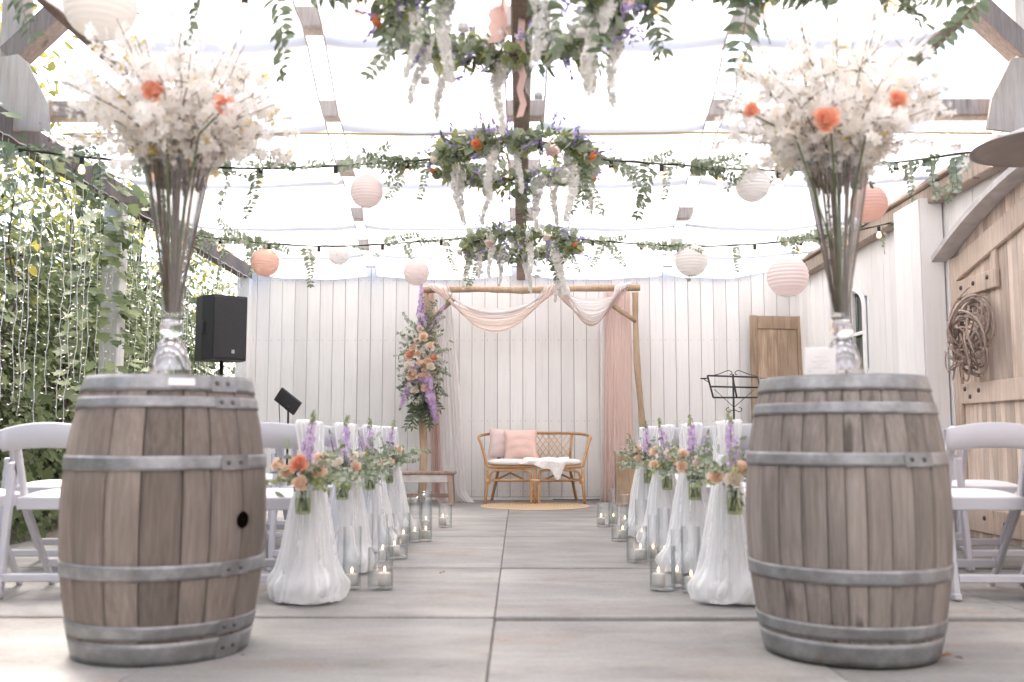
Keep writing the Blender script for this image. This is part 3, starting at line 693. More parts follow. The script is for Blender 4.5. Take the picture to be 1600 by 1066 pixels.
# ------------------------------------------------------------------ barrels
HOOPS = [[(.910, .966), (.853, .892), (.643, .692), (.285, .335), (.092, .138), (.008, .080)], [(.912, .966), (.832, .872), (.657, .703), (.272, .322), (.092, .138), (.008, .080)]]
def brad(z): return .282 + .070 * (1 - ((z - .485) / .485) ** 2) if z > .485 else .292 + .060 * (1 - ((z - .485) / .485) ** 2)
def barrel(x, y, label, hoops, mat, nst, seed, rz):
    t = thing('wine_barrel', label, 'barrel', (x, y, -.016), rz, 'oak barrels flanking the aisle'); pr = random.Random(seed)
    ws = [pr.uniform(.7, 1.35) for _ in range(nst)]; tot = sum(ws); a = 0
    for w in ws:
        da = 2 * math.pi * w / tot; m = MB(); rows = []; off = pr.uniform(-.0015, .0015)
        for i in range(13):
            z = .004 + .958 * i / 12; row = []
            rr = brad(z) + off
            for u, dr in ((.005, -.03), (.012, -.006), (.04, -.0005), (.35, 0), (.65, 0), (.96, -.0005), (.988, -.006), (.995, -.03)):
                aa = a + da * u; row.append(((rr + dr) * math.cos(aa), (rr + dr) * math.sin(aa), z))
            rows.append(row)
        m.grid(rows); n = len(m.v)
        m.f += [tuple(range(n - 8, n)), tuple(reversed(range(8)))]; m.m += [0, 0]
        m.build('stave', mat, t); a += da
    for k, (z0, z1) in enumerate(hoops):
        m = MB(); pf = []
        for i in range(5):
            z = z0 + (z1 - z0) * i / 4; pf.append((brad(z) + .0045, z))
        pf = [(brad(z0) - .002, z0)] + pf + [(brad(z1) - .002, z1)]
        m.lathe(pf, 72); h = m.build('hoop', STEEL, t)
        sa = -.66 + (.03 * k) + (0 if seed % 2 else -.9)
        if seed % 2 or k in (2,):
            m = MB(); rows = []
            for i in range(6):
                z = z0 - .0 + (z1 - z0) * i / 5; rows.append([((brad(z) + .0075) * math.cos(sa + q), (brad(z) + .0075) * math.sin(sa + q), z) for q in (-.11, 0, .11, .24)])
            m.grid(rows); m.build('lap', STEEL, h)
            for q in (-.03, .12):
                zc = (z0 + z1) / 2; rr = brad(zc) + .007; m = MB(); m.sphere((rr * math.cos(sa + q), rr * math.sin(sa + q), zc), .0085, 8, 5); m.build('rivet', IRON, h)
    hw = .276
    for k in range(6):
        xa, xb = -hw + k * .092, -hw + (k + 1) * .092; m = MB(); top = []; 
        for q in (xa + .001, xb - .001): top.append(math.sqrt(max(.0, .278 ** 2 - q * q)))
        zt = .952
        pa = [(xa + .001, -top[0], zt), (xb - .001, -top[1], zt), (xb - .001, top[1], zt), (xa + .001, top[0], zt)]
        m.add(pa + [(p[0], p[1], zt - .02) for p in pa], [(0, 1, 2, 3), (7, 6, 5, 4)] + [(i, 4 + i, 4 + (i + 1) % 4, (i + 1) % 4) for i in range(4)]); m.build('head_board', mat, t, False)
    return t
bl = barrel(-1.27, 3.62, 'brown oak barrel on the left with a bung hole in its side', HOOPS[0], BARREL, 18, 3, 0.0)
brr = barrel(1.178, 3.63, 'greyer cracked oak barrel on the right beside the wall lamp hood', HOOPS[1], BARREL2, 30, 4, 0.3)
brr['label'] = 'greyer cracked oak barrel on the right with a white card on top'
# bung hole
a = math.atan2(-.8, .6); zz = .47; rr = brad(zz)
m = MB(); M0 = Matrix.Translation((rr * math.cos(-.44), rr * math.sin(-.44), zz)) @ Matrix.Rotation(-.44, 4, 'Z') @ Matrix.Rotation(math.pi / 2, 4, 'Y'); m.M = M0
m.lathe([(.0015, .0035), (.021, .0035), (.027, .0045), (.029, .001)], 18); m.build('bung_hole', simple('dark_hole', (.004, .003, .003), 1.0, spec=0.0), bl)
m = MB(); rows = []
for i in range(3):
    z = .928 + .012 * i; rows.append([((brad(z) + .0065) * math.cos(q), (brad(z) + .0065) * math.sin(q), z) for q in (-1.25, -1.18, -1.11, -1.04, -.96)])
m.grid(rows); m.build('paper_label', CARDM, bl)

# trumpet vases
VPROF = [(.072, 0), (.077, .008), (.074, .03), (.066, .07), (.056, .105), (.044, .13), (.030, .147), (.028, .155), (.038, .165), (.043, .180), (.041, .196), (.031, .207), (.030, .213), (.037, .222), (.038, .25), (.040, .30), (.046, .38), (.058, .47), (.075, .57), (.096, .68), (.117, .765), (.135, .80)]
def vase(x, y, label):
    t = thing('trumpet_vase', label, 'vase', (x, y, .951), 0, 'tall glass trumpet vases')
    m = MB(); m.lathe(VPROF[13:], 40); m.build('outer_wall', GLASSV, t)
    m = MB(); m.lathe([(.001, .012), (.045, .010), (.070, .0)] + VPROF[:14] + [(.036, .225), (.001, .226)], 40); m.build('foot', SOLIDG, t)
    m = MB(); m.lathe([(max(r - .005, .001), z + (.012 if i == 0 else 0)) for i, (r, z) in enumerate(VPROF[13:])], 40); m.add([], []); m.build('inner_wall', GLASSV, t)
    m = MB(); m.lathe([(.001, .226), (.02, .224), (.033, .228)], 30); m.build('bowl_floor', GLASSV, t)
    m = MB(); m.lathe([(.130, .798), (.133, .803), (.137, .802), (.136, .797)], 40, loop=True); m.build('rim', GLASSV, t)
vase(-1.275, 3.63, 'tall glass trumpet vase on the left barrel'); vase(1.19, 3.65, 'tall glass trumpet vase on the right barrel')

# roses
def rose_mesh(key, seed):
    pr = random.Random(seed); m = MB(); np_ = 20
    for k in range(np_):
        t = k / (np_ - 1); a0 = k * 2.4 + pr.uniform(-.25, .25); r0 = .13 + .70 * t ** .9; zt = .52 - .42 * t ** 1.3 + pr.uniform(-.04, .04); wid = 1.5 - .75 * t; fl_ = .26 * max(0, t - .3)
        rows = []
        for i in range(6):
            v = i / 5; row = []
            for j in range(6):
                u = (j / 5 - .5) * 2
                rad = .05 + (r0 - .05) * math.sin(math.pi / 2 * min(1, v * 1.2)) ** .8 + fl_ * max(0, v - .75) * 3 * (1 - .3 * u * u) - .05 * (1 - t) * max(0, v - .8) * 4
                ang = a0 + u * wid * (.45 + .25 * v) * (1 - .12 * (v > .9) * abs(u))
                z = -.45 + (zt + .45) * v ** .9 * (1 - .16 * u * u * v) - fl_ * max(0, v - .85) * 1.5
                row.append((rad * math.cos(ang), rad * math.sin(ang), z))
            rows.append(row)
        m.grid(rows)
    m.sphere((0, 0, .22), (.13, .13, .26), 8, 5)
    return m.mesh('rose', ROSEM[key])
RM_ = {k: [rose_mesh(k, 100 + 7 * i + q) for q in range(2)] for i, k in enumerate(ROSEM)}
def rose(parent, key, loc, size, face, pr=random):
    f = Vector(face).normalized(); q = f.to_track_quat('Z', 'Y').to_matrix().to_4x4() @ Matrix.Rotation(pr.uniform(0, 6.28), 4, 'Z')
    return inst('rose', pr.choice(RM_[key]), parent, M=Matrix.Translation(loc) @ q @ Matrix.Scale(size, 4))

def blossom_bouquet(x, y, label, seed, roses):
    t = thing('blossom_bouquet', label, 'flowers', (x, y, .951), 0, 'blossom arrangements in the trumpet vases')
    pr = random.Random(seed); r = np.random.default_rng(seed); nb = 58
    for k in range(nb):
        az = k * 2.39996 + pr.uniform(-.25, .25); q = (k + .5) / nb; th = math.radians(8 + 80 * q ** .75)
        rx, rz = .52 * pr.uniform(.76, 1.04), .62 * pr.uniform(.70, 1.03)
        if k % 9 == 4: rx *= 1.18; rz *= 1.1
        tip = Vector((rx * math.sin(th) * math.cos(az), rx * math.sin(th) * math.sin(az), .79 + rz * math.cos(th) ** .9 + .02))
        base = Vector((.022 * math.cos(az) * math.sqrt(q), .022 * math.sin(az) * math.sqrt(q), .245))
        mr = .118 * math.sqrt(q); mouth = Vector((mr * math.cos(az), mr * math.sin(az), .78))
        ctrl = mouth + (mouth - base).normalized() * .16
        pts = [base, base.lerp(mouth, .33), base.lerp(mouth, .68), mouth] if k % 5 < 2 else [base.lerp(mouth, .86), base.lerp(mouth, .9), base.lerp(mouth, .95), mouth]
        for i in range(1, 8):
            s = i / 7; p = mouth * (1 - s) ** 2 + ctrl * 2 * s * (1 - s) + tip * s * s; pts.append(p + Vector((pr.uniform(-.008, .008), pr.uniform(-.008, .008), pr.uniform(-.008, .008))))
        m = MB(); n0 = len(pts); m.tube(pts, [.0046 - .0032 * i / n0 for i in range(n0)], 5)
        seg = pts[3:]; side = []
        for i in range(5):
            a = seg[pr.randrange(2, len(seg) - 1)]; d = Vector((pr.gauss(0, 1), pr.gauss(0, 1), pr.gauss(.5, .8))).normalized() * pr.uniform(.05, .12)
            m.tube([a, a + d * .5 + Vector((0, 0, .006)), a + d], [.002, .0016, .001], 4); side.append((a, a + d))
        o = m.build('branch', TWIG if k % 15 else STEM, t)
        P = []; ncl = 15
        for i in range(ncl):
            if i < 9:
                q_ = .2 + 6.75 * (i + r.random()) / 9; j = int(q_); p = seg[j].lerp(seg[min(j + 1, 7)], q_ - j)
            else:
                a, b = side[i % 5]; p = a.lerp(b, r.uniform(.3, 1.05))
            for w_ in range(r.integers(3, 9)): P.append(np.array(p) + r.normal(0, .016, 3))
        n = len(P)
        P = np.array(P); D = nrm(P - np.array([0, 0, 1.0]) + r.normal(0, .35, P.shape))
        RMx = frames(np.cross(D, rand_dirs(n, r)), D)
        inst('blossoms', scatter_mesh('blossoms', *FLORET, P, RMx, r.uniform(.011, .029, n), [BLOS, YEL], mi=(r.random(n) < .025).astype(int)), o)['kind'] = 'stuff'
    for key, dx, dy, dz, s in roses:
        rose(t, key, (dx, dy, dz), s, (dx * .8 + pr.uniform(-.3, .3), -1, .15), pr)
        m = MB(); m.tube([(dx, dy + .01, dz - .01), (dx * .5, dy * .5, .86), (dx * .1, dy * .1, .5), (0.01, 0, .26)], .0035, 5); m.build('rose_stem', STEM, t)
    return t
ROSEL = [('coral', .035, -.35, .96, .050), ('coral', .275, -.35, .91, .045), ('coral', -.1, .25, 1.1, .04)]
ROSER = [('coral', -.145, -.35, .86, .056), ('coral', .10, -.35, .93, .040), ('coral', -.385, -.30, .91, .034)]
blossom_bouquet(-1.275, 3.63, 'white cherry blossom arrangement with coral roses above the left barrel', 61, ROSEL)
blossom_bouquet(1.19, 3.65, 'white cherry blossom arrangement with coral roses above the right barrel', 77, ROSER)
# card on right barrel
cd = thing('white_card', 'small white card with faint grey writing leaning on the right vase', 'card', (1.085, 3.58, .952), R(-6))
m = MB(); m.box(-.055, .055, -.006, .006, 0, .105, .002); m.build('board', CARDM, cd, False)
m = MB(); pr = random.Random(2)
for (x0, x1, z) in ((-.02, .02, .072), (-.03, .03, .055), (-.012, .014, .045), (-.028, .02, .033), (-.044, -.036, .02), (.03, .04, .02)):
    x = x0
    while x < x1:
        w = pr.uniform(.003, .007); m.tube([(x, -.0063, z + pr.uniform(-.003, .003)), (x + w / 2, -.0063, z + pr.uniform(-.004, .004)), (x + w, -.0063, z)], .0006, 4); x += w
m.build('handwriting', INK, cd, kind='stuff')

# ------------------------------------------------------------------ folding chairs
def chair_proto():
    t = thing('folding_chair', 'x', 'chair', (0, 0, 0))
    for s in (-1, 1):
        m = MB(); m.beam((s * .205, -.245, .0), (s * .205, -.165, .60), .03, .042, (0, 1, 0), .006); m.M = None
        m2 = Matrix.Translation((s * .205, -.1635, .60)) @ Matrix.Rotation(math.pi / 2, 4, 'Y'); m.M = m2; m.lathe([(.001, -.015), (.0205, -.015), (.021, -.01), (.021, .01), (.0205, .015), (.001, .015)], 14); m.M = None
        m.box(s * .205 - .018, s * .205 + .018, -.275, -.225, 0, .03, .006)
        m.build('rear_leg', RESIN, t, False)
        m = MB(); m.beam((s * .172, -.105, .45), (s * .178, -.225, .785), .028, .034, (0, 1, 0), .006); m.build('back_post', RESIN, t, False)
        m = MB(); m.beam((s * .172, .235, .0), (s * .172, -.11, .44), .026, .036, (0, 1, 0), .006); m.build('front_leg', RESIN, t, False)
    m = MB(); rows = []
    for i in range(15):
        u = -1 + 2 * i / 14; x = .222 * u; zt = .805 - .03 * u * u; zb = zt - .118 + .012 * u * u; c = -.236 - .022 * (1 - u * u)
        rows.append([(x, c - .012, zb + .004), (x, c - .014, (zb + zt) / 2), (x, c - .018, zt - .006), (x, c - .008, zt), (x, c + .008, zt - .006), (x, c + .012, zb + .004), (x, c, zb)])
    m.grid(rows, 0, True); m.f += [tuple(range(7)), tuple(reversed(range(98, 105)))]; m.m += [0, 0]; m.build('top_rail', RESIN, t)
    m = MB(); m.box(-.188, .188, -.155, -.125, .395, .455, .005); m.box(-.188, .188, .195, .225, .395, .455, .005); m.box(-.188, -.158, -.125, .195, .395, .455, .005); m.box(.158, .188, -.125, .195, .395, .455, .005)
    m.build('seat_frame', RESIN, t, False)
    m = MB(); rows = []
    for i in range(13):
        row = []
        for j in range(13):
            u = -1 + i / 6; v = -1 + j / 6; row.append((.182 * u, .035 + .182 * v, .456 + .03 * (1 - u ** 4) * (1 - v ** 4)))
        rows.append(row)
    m.grid(rows); m.build('seat_pad', PAD, t)
    m = MB(); m.box(-.192, .192, -.253, -.223, .075, .112, .005); m.build('rear_stretcher', RESIN, t, False)
    m = MB(); m.box(-.16, .16, .135, .160, .095, .135, .005); m.build('front_stretcher', RESIN, t, False)
    return t
proto = chair_proto(); first = True
ROWY = [4.88, 5.86, 6.86, 7.78]; CX = [1.17, 1.67, 2.19, 2.70]
rown = ['row nearest the barrels', 'second row from the barrels', 'third row from the barrels', 'row nearest the arch']
coln = ['aisle end of', 'second from the aisle in', 'third from the aisle in', 'outer end of']
pr = random.Random(15)
for s, side in ((-1, 'left'), (1, 'right')):
    for i, yy in enumerate(ROWY):
        for j, xx in enumerate(CX):
            o = proto if first else copy_tree(proto); first = False
            o.location = (s * xx + pr.uniform(-.01, .01), yy + pr.uniform(-.015, .015), .0); o.rotation_euler = (0, 0, pr.uniform(-.025, .025))
            if j == 0: o.location.x = s * xx; o.rotation_euler.z = 0
            o['label'] = f'white folding chair, {coln[j]} the {side} {rown[i]}'; o['group'] = 'white folding chairs'

# ------------------------------------------------------------------ tulle drapes and aisle bouquets
ordn = ['nearest the barrels', 'second from the barrels', 'third from the barrels', 'nearest the arch']
def tulle(s, i, yy, side):
    t = thing('tulle_drape', f'white tulle drape on the {side} aisle chair {ordn[i]}', 'drape', (s * .95, yy - .30, 0), 0, 'tulle drapes along the aisle')
    pr = random.Random(200 + i * 2 + s); nf = 13
    for layer in range(3):
        m = MB(); rows = []; ph = [pr.uniform(0, 6.28) for _ in range(6)]; k = (.86, .95, 1.10)[layer]
        for a in range(46):
            u = a / 45; z = .655 - .645 * u
            R0 = .028 + .098 * (u ** .8) + .020 * math.exp(-((u - .90) / .09) ** 2)
            if u > .93: R0 *= 1 + ((u - .93) / .07) ** 2 * .05
            row = []
            for b in range(96):
                an = 2 * math.pi * b / 96
                fold = .075 * math.sin(7 * an + ph[0] + 1.5 * math.sin(u * 2.3 + ph[4])) + .055 * math.sin(19 * an + ph[1] + 1.1 * math.sin(u * 4 + ph[2])) + .04 * math.sin(37 * an + ph[2] + u * 1.5)
                lump = math.exp(-((u - .90) / .10) ** 2) * (.15 * math.sin(3 * an + ph[3]) + .10 * math.sin(5 * an + ph[5] + u * 9) + .05 * math.sin(11 * an + ph[0] + u * 25))
                amp = min(1, .5 + u) * (1 - .75 * max(0, u - .78) / .22)
                rr = R0 * k * (1 + fold * amp + lump) + pr.gauss(0, .0007) * (.4 + u)
                row.append((rr * math.cos(an) * 1.06 + .03 * s * (0) , rr * math.sin(an) * .92 - .01 * u, max(z + .006 * math.sin(5 * an + ph[1]) * u, .004 + .002 * layer)))
            rows.append(row)
        m.grid(rows, 0, True); m.build('skirt' if layer < 2 else 'sheer_overlay', TULLE if layer < 2 else SHEER, t)
    # band over the chair back
    for layer in range(2):
        m = MB(); rows = []
        for a in range(24):
            v = a / 23; row = []
            for b in range(25):
                q = -1 + 2 * b / 24; hw = .030 + .028 * min(1, v * 2.2)
                if v < .55: z = .60 + (.822 - .60) * (v / .55); yv = .005 - .028 * (v / .55) + .045 - .006 * layer
                else: z = .822 - .26 * ((v - .55) / .45) ** 1.2; yv = .052 + .045 * min(1, (v - .55) / .1) + .004 * layer
                zz = z - (.028 * (max(0, (q * hw + .02) / .2)) if v > .3 else 0)
                row.append((-s * (q * hw + .0) + s * .018, yv + .006 * math.sin(q * 16 + layer + v * 3) - (0.012 if v < .55 else 0), zz))
            rows.append(row)
        m.grid(rows); m.build('back_band', TULLE if layer else SHEER, t)
    return t
def spire(parent, name, base, tip, rad, mat, n, r, green=.18):
    base = np.array(base); tip = np.array(tip); L = np.linalg.norm(tip - base); ax = (tip - base) / L
    m = MB(); m.tube([base, (base + tip) / 2, tip], [.003, .0025, .0012], 5); o = m.build(name, STEM, parent)
    t = np.linspace(.03, 1, n); taper = np.clip(1.15 - t * .95, .15, 1)
    d = rand_dirs(n, r); d -= np.outer(d @ ax, ax); d = nrm(d)
    P = base + np.outer(t * L, ax) + d * (rad * taper * r.uniform(.45, 1.25, n))[:, None]
    fr = frames(np.cross(d, rand_dirs(n, r)), nrm(d + .3 * ax))
    inst('florets', scatter_mesh('florets', *FLORET, P, fr, rad * .55 * taper ** .5 * r.uniform(.7, 1.3, n), [mat, GREEN], mi=(t > 1 - green).astype(int)), o)['kind'] = 'stuff'
def sprig_mesh(name, seed, n, L, tmpl, size, mats, bend=.25, pair=True, stem=STEM):
    r = np.random.default_rng(seed); ts = np.linspace(.08, 1, n); b = r.normal(0, bend)
    cen = np.stack([b * ts ** 2 * L, ts * L, -.35 * bend * ts ** 2 * L], 1)
    P = []; D = []; Nn = []; S = []
    for i, t in enumerate(ts):
        for s in ((-1, 1) if pair else ((-1) ** i,)):
            P.append(cen[i]); D.append(np.array([s * 1.0, .55 + r.normal(0, .2), r.normal(0, .35)])); Nn.append(np.array([r.normal(0, .3), r.normal(0, .3), 1])); S.append(size * (1.05 - .45 * t) * r.uniform(.8, 1.2))
    P.append(cen[-1]); D.append([0, 1, 0]); Nn.append([0, 0.1, 1]); S.append(size * .6)
    me = scatter_mesh(name, *tmpl, np.array(P), frames(np.array(D), np.array(Nn)), np.array(S), mats)
    # stem as thin strip tube appended
    m = MB(); m.tube([tuple(c) for c in np.vstack([[0, 0, 0], cen])], .0016 * max(1, L / .25), 4)
    import bmesh
    bm = bmesh.new(); bm.from_mesh(me); tmp = m.mesh('tmp', stem); k = len(bm.faces); bm.from_mesh(tmp); bm.faces.ensure_lookup_table()
    me.materials.append(stem)
    for f in bm.faces[k:]: f.material_index = len(me.materials) - 1
    bm.to_mesh(me); bm.free(); bpy.data.meshes.remove(tmp)
    return me
SPR_ROUND = [sprig_mesh('sprig', 300 + k, 9, .26, ROUND, .048, [EUC]) for k in range(4)]
SPR_EUC = [sprig_mesh('sprig', 320 + k, 12, .30, OVAL, .058, [EUC]) for k in range(4)]
SPR_DARK = [sprig_mesh('sprig', 340 + k, 13, .32, OVAL, .062, [EUCD]) for k in range(4)]
WLANCE = leaf_t(0.34, .05, -.1)
SPR_LANCE = [sprig_mesh('sprig', 360 + k, 9, .30, WLANCE, .10, [EUCD]) for k in range(4)]
SPR_GREEN = [sprig_mesh('sprig', 380 + k, 8, .22, ROUND, .046, [GREEN]) for k in range(4)]
def sprig(parent, meshes, loc, d, s, pr, twist=None):
    d = Vector(d).normalized(); up = Vector((pr.gauss(0, .5), pr.gauss(-.6, .5), pr.gauss(.2, .6)))
    x = d.cross(up).normalized(); z = x.cross(d)
    M = Matrix(((x.x, d.x, z.x, loc[0]), (x.y, d.y, z.y, loc[1]), (x.z, d.z, z.z, loc[2]), (0, 0, 0, 1))) @ Matrix.Scale(s, 4)
    return inst('sprig', pr.choice(meshes), parent, M=M)
BQ = [('peach roses and one coral rose', 'cppppk'), ('cream roses and trailing greenery', 'nncpn'), ('coral and cream roses', 'cnpnp'), ('small cream roses', 'cnpp'),
      ('large cream and ruffled peach roses', 'Nppcp'), ('three peach roses and cream bloom', 'ppncp'), ('a big cream rose over peach roses', 'Nppp'), ('five small peach roses', 'ppppp')]
RK = {'p': 'peach', 'c': 'peach', 'k': 'coral', 'n': 'cream', 'N': 'cream'}
def bouquet(s, i, yy, side, idx):
    jx, jy, jz = s * .945 - s * .0, yy - .47, .40
    t = thing('mason_jar', f'small glass jar hanging on the {side} aisle chair {ordn[i]}', 'jar', (jx, jy, jz), 0, 'glass jars on the aisle chairs')
    m = MB(); m.lathe([(.001, .002), (.030, .0), (.034, .008), (.035, .05), (.034, .09), (.027, .105), (.027, .12), (.029, .122)], 24); m.build('glass_wall', JARG, t)
    m = MB(); m.lathe([(.001, .004), (.029, .004), (.032, .01), (.032, .07), (.001, .07)], 20); m.build('water', WATER, t)
    m = MB(); m.tube([(0.029 * math.cos(a), .029 * math.sin(a), .108) for a in np.linspace(0, 6.283, 20)] + [(0, .05, .16), (0, .15, .24)], .0018, 4); m.build('wire_hanger', WIREW, t)
    f = thing('aisle_bouquet', f'bouquet with {BQ[idx][0]}, {side} aisle chair {ordn[i]}', 'bouquet', (jx, jy, jz), 0, 'aisle bouquets in jars'); f.scale = (1.22, 1.22, 1.18)
    pr = random.Random(400 + idx); r = np.random.default_rng(400 + idx)
    for k in range(9):
        a = pr.uniform(0, 6.28); m = MB(); m.tube([(.02 * math.cos(a + 2), .02 * math.sin(a + 2), .012), (.012 * math.cos(a), .012 * math.sin(a), .1), (.05 * math.cos(a), .04 * math.sin(a), .2)], .0024, 5); m.build('stem', STEM, f)
    spire(f, 'stock_spire', (0.005 * s, .02, .15), (-s * .01 + pr.uniform(-.03, .02), .035, .385), .027, PURP, 80, r, .2)
    if idx in (1, 2, 5): spire(f, 'stock_spire', (s * .03, .02, .15), (s * .07, .03, .32), .021, PURP, 45, r, .15)
    kinds = BQ[idx][1]
    spots = [(-.055, -.06, .155), (.012, -.085, .125), (-.012, -.07, .18), (.062, -.05, .205), (-.085, -.03, .18), (.07, -.06, .15)]
    pr.shuffle(spots)
    for k, ch in enumerate(kinds):
        p = spots[k % 6]; p = (p[0] * (1 if s < 0 else -1) + pr.uniform(-.008, .008), p[1], p[2] + pr.uniform(-.01, .01)); sz = .042 if ch in 'Nk' else .031 * pr.uniform(.9, 1.15)
        rose(f, RK[ch], p, sz, (p[0] * 4, -1, .35 + pr.uniform(-.2, .3)), pr)
    for k in range(13):
        a = pr.uniform(0, 6.28); p = (.03 * math.cos(a), -.01 + .03 * math.sin(a), .14); d = (math.cos(a), math.sin(a) * .6, pr.uniform(-.25, .8))
        sprig(f, SPR_ROUND if k % 3 else (SPR_EUC if idx % 2 else SPR_GREEN), p, d, pr.uniform(.45, .75), pr)
    n = 60; P = np.stack([r.normal(0, .045, n), r.normal(-.02, .03, n), r.normal(.165, .045, n)], 1)
    inst('filler', scatter_mesh('filler', *OVAL, P, frames(rand_dirs(n, r), rand_dirs(n, r)), r.uniform(.025, .045, n), [EUC]), f)['kind'] = 'stuff'
for s, side in ((-1, 'left'), (1, 'right')):
    for i, yy in enumerate(ROWY):
        tulle(s, i, yy, side); bouquet(s, i, yy, side, i + (4 if s > 0 else 0))

# ------------------------------------------------------------------ candles in glass cylinders
CYL = [(-.815, 4.95, .045, .30, 0, 'tall'), (-.675, 4.95, .062, .20, .0, 'wide'), (-.86, 5.75, .032, .30, 1, 'tall'), (-.80, 5.95, .028, .28, 1, 'slim'), (-.735, 6.15, .062, .19, 0, 'wide'),
       (-.80, 6.85, .06, .22, 0, 'wide'), (-.73, 7.10, .040, .31, 0, 'tall'), (-.66, 7.18, .045, .35, 0, 'tall'), (-.60, 8.25, .055, .19, 0, 'wide'), (-.74, 8.05, .04, .28, 0, 'slim'),
       (.825, 4.85, .045, .31, 0, 'tall'), (.785, 5.02, .030, .28, 0, 'slim'), (.70, 4.93, .062, .21, 0, 'wide'), (.85, 5.90, .035, .32, 1, 'tall'), (.80, 6.02, .030, .27, 0, 'slim'), (.70, 5.98, .062, .21, 0, 'wide'),
       (.86, 7.05, .045, .30, 0, 'tall'), (.72, 7.18, .060, .26, 0, 'wide'), (.70, 8.30, .056, .19, 0, 'wide'), (.79, 8.40, .040, .30, 0, 'tall'), (.86, 8.15, .038, .27, 0, 'slim')]
depthn = {4: 'by the first tulle drape', 5: 'by the second tulle drape', 6: 'by the third tulle drape', 7: 'by the third tulle drape', 8: 'by the fourth tulle drape'}
seen = {}
for k, (x, y, rd, h, cnd, w) in enumerate(CYL):
    side = 'left' if x < 0 else 'right'; dp = depthn[int(y)] if y > 5.5 else 'by the first tulle drape'
    key = (side, dp, w); seen[key] = seen.get(key, 0) + 1; extra = ', nearer the aisle' if seen[key] > 1 else ''
    if int(y) == 7 and w != 'x': dp = 'past the third drape'
    t = thing('candle_vase', f'{w} glass cylinder {dp}, {side} of the aisle{extra}', 'vase', (x, y, 0), 0, 'glass cylinders along the aisle')
    m = MB(); m.lathe([(.001, .001), (rd - .003, .0), (rd, .004), (rd, h - .003), (rd - .0015, h), (rd - .003, h - .003), (rd - .003, .016), (.001, .014)], 32); m.build('glass_wall', GLASS, t)
    m = MB(); m.lathe([(.001, .0145), (rd - .004, .0165)], 32); m.build('glass_base', GLASS, t)
    cr = min(.032, rd - .008); ch = .055 if w != 'wide' else .06; ox = .0 if w != 'wide' else .02 * (1 if k % 2 else -1)
    c = thing('candle', f'lit candle in the {w} cylinder {dp}, {side} side{extra}', 'candle', (x + ox, y, .017), 0, 'lit candles along the aisle')
    m = MB(); m.lathe([(.001, 0), (cr, 0), (cr, ch - .003), (cr - .003, ch), (cr * .5, ch - .003), (.001, ch - .004)], 24); m.build('wax', WAX, c)
    m = MB(); m.tube([(0, 0, ch - .004), (.001, 0, ch + .008)], .0012, 5); m.build('wick', BLACK, c)
    m = MB(); m.lathe([(.0005, ch + .004), (.0038, ch + .010), (.0042, ch + .014), (.0025, ch + .022), (.0004, ch + .031)], 10); m.build('flame', FLAME, c)

# ------------------------------------------------------------------ rattan settee, cushions, rug
st = thing('rattan_settee', 'two seat rattan settee with lattice back under the arch', 'settee', (.18, 11.22, 0))
def part(name, pts, r, mat=RATTAN, parent=None, n=8): 
    m = MB(); m.tube(pts, r, n); return m.build(name, mat, parent or st)
def smooth_path(pts, k=6):
    pts = [Vector(p) for p in pts]; out = []
    for i in range(len(pts) - 1):
        p0, p1, p2, p3 = pts[max(i - 1, 0)], pts[i], pts[i + 1], pts[min(i + 2, len(pts) - 1)]
        for j in range(k):
            t = j / k; out.append(.5 * ((2 * p1) + (p2 - p0) * t + (2 * p0 - 5 * p1 + 4 * p2 - p3) * t * t + (3 * p1 - p0 - 3 * p2 + p3) * t ** 3))
    return out + [pts[-1]]
FY = -.24
for s in (-1, 1):
    part('front_leg', [(s * .545, FY, 0), (s * .525, FY, .2), (s * .525, FY, .41)], .017)
    part('rear_leg', smooth_path([(s * .49, .36, 0), (s * .44, .27, .22), (s * .40, .22, .40)]), .017)
    part('front_arch', smooth_path([(s * .500, FY + .005, .22), (s * .492, FY + .005, .31), (s * .44, FY + .005, .365), (s * .25, FY + .005, .372), (s * .10, FY + .005, .365), (s * .05, FY + .005, .31), (s * .04, FY + .005, .0)]), .0145)
    part('lower_rail', [(s * .525, FY, .262), (s * .02, FY, .262)], .012)
    part('lower_rail', [(s * .46, .26, .235), (0, .26, .235)], .011)
    part('side_rail', [(s * .525, FY, .262), (s * .46, .26, .25)], .011)
    part('under_brace', smooth_path([(s * .42, -.05, .26), (s * .30, -.05, .32), (s * .27, -.05, .335), (s * .24, -.05, .32), (s * .12, -.05, .26)]), .011)
    part('arm', smooth_path([(s * .525, FY, .41), (s * .545, FY + .02, .50), (s * .595, FY + .10, .66), (s * .625, -.04, .725), (s * .60, .12, .752), (s * .52, .24, .768), (s * .40, .28, .775)]), .0165)
    part('back_post', [(s * .40, .22, .40), (s * .435, .28, .775)], .015)
    for z, r_ in ((.262, .022), (.385, .022)):
        m = MB(); m.lathe([(.02, -.016), (.0215, -.01), (.0215, .01), (.02, .016)], 10, c=(s * .525, FY, z)); m.build('binding', WRAP, st)
part('centre_leg', [(0, FY - .004, 0), (0, FY - .004, .41)], .0165)
part('back_post', [(0, .22, .40), (0, .285, .775)], .014)
part('top_rail', [(-.40, .28, .775), (0, .285, .778), (.40, .28, .775)], .0165)
part('seat_rail', [(-.525, FY, .405), (0, FY - .01, .408), (.525, FY, .405)], .0165)
part('seat_rail', [(-.42, .22, .40), (.42, .22, .40)], .015)
for s in (-1, 1): part('seat_rail', [(s * .525, FY, .405), (s * .42, .22, .40)], .015)
m = MB(); m.box(-.05, .05, FY - .024, FY + .02, .245, .275, .006); m.build('binding', WRAP, st)
pr = random.Random(5)
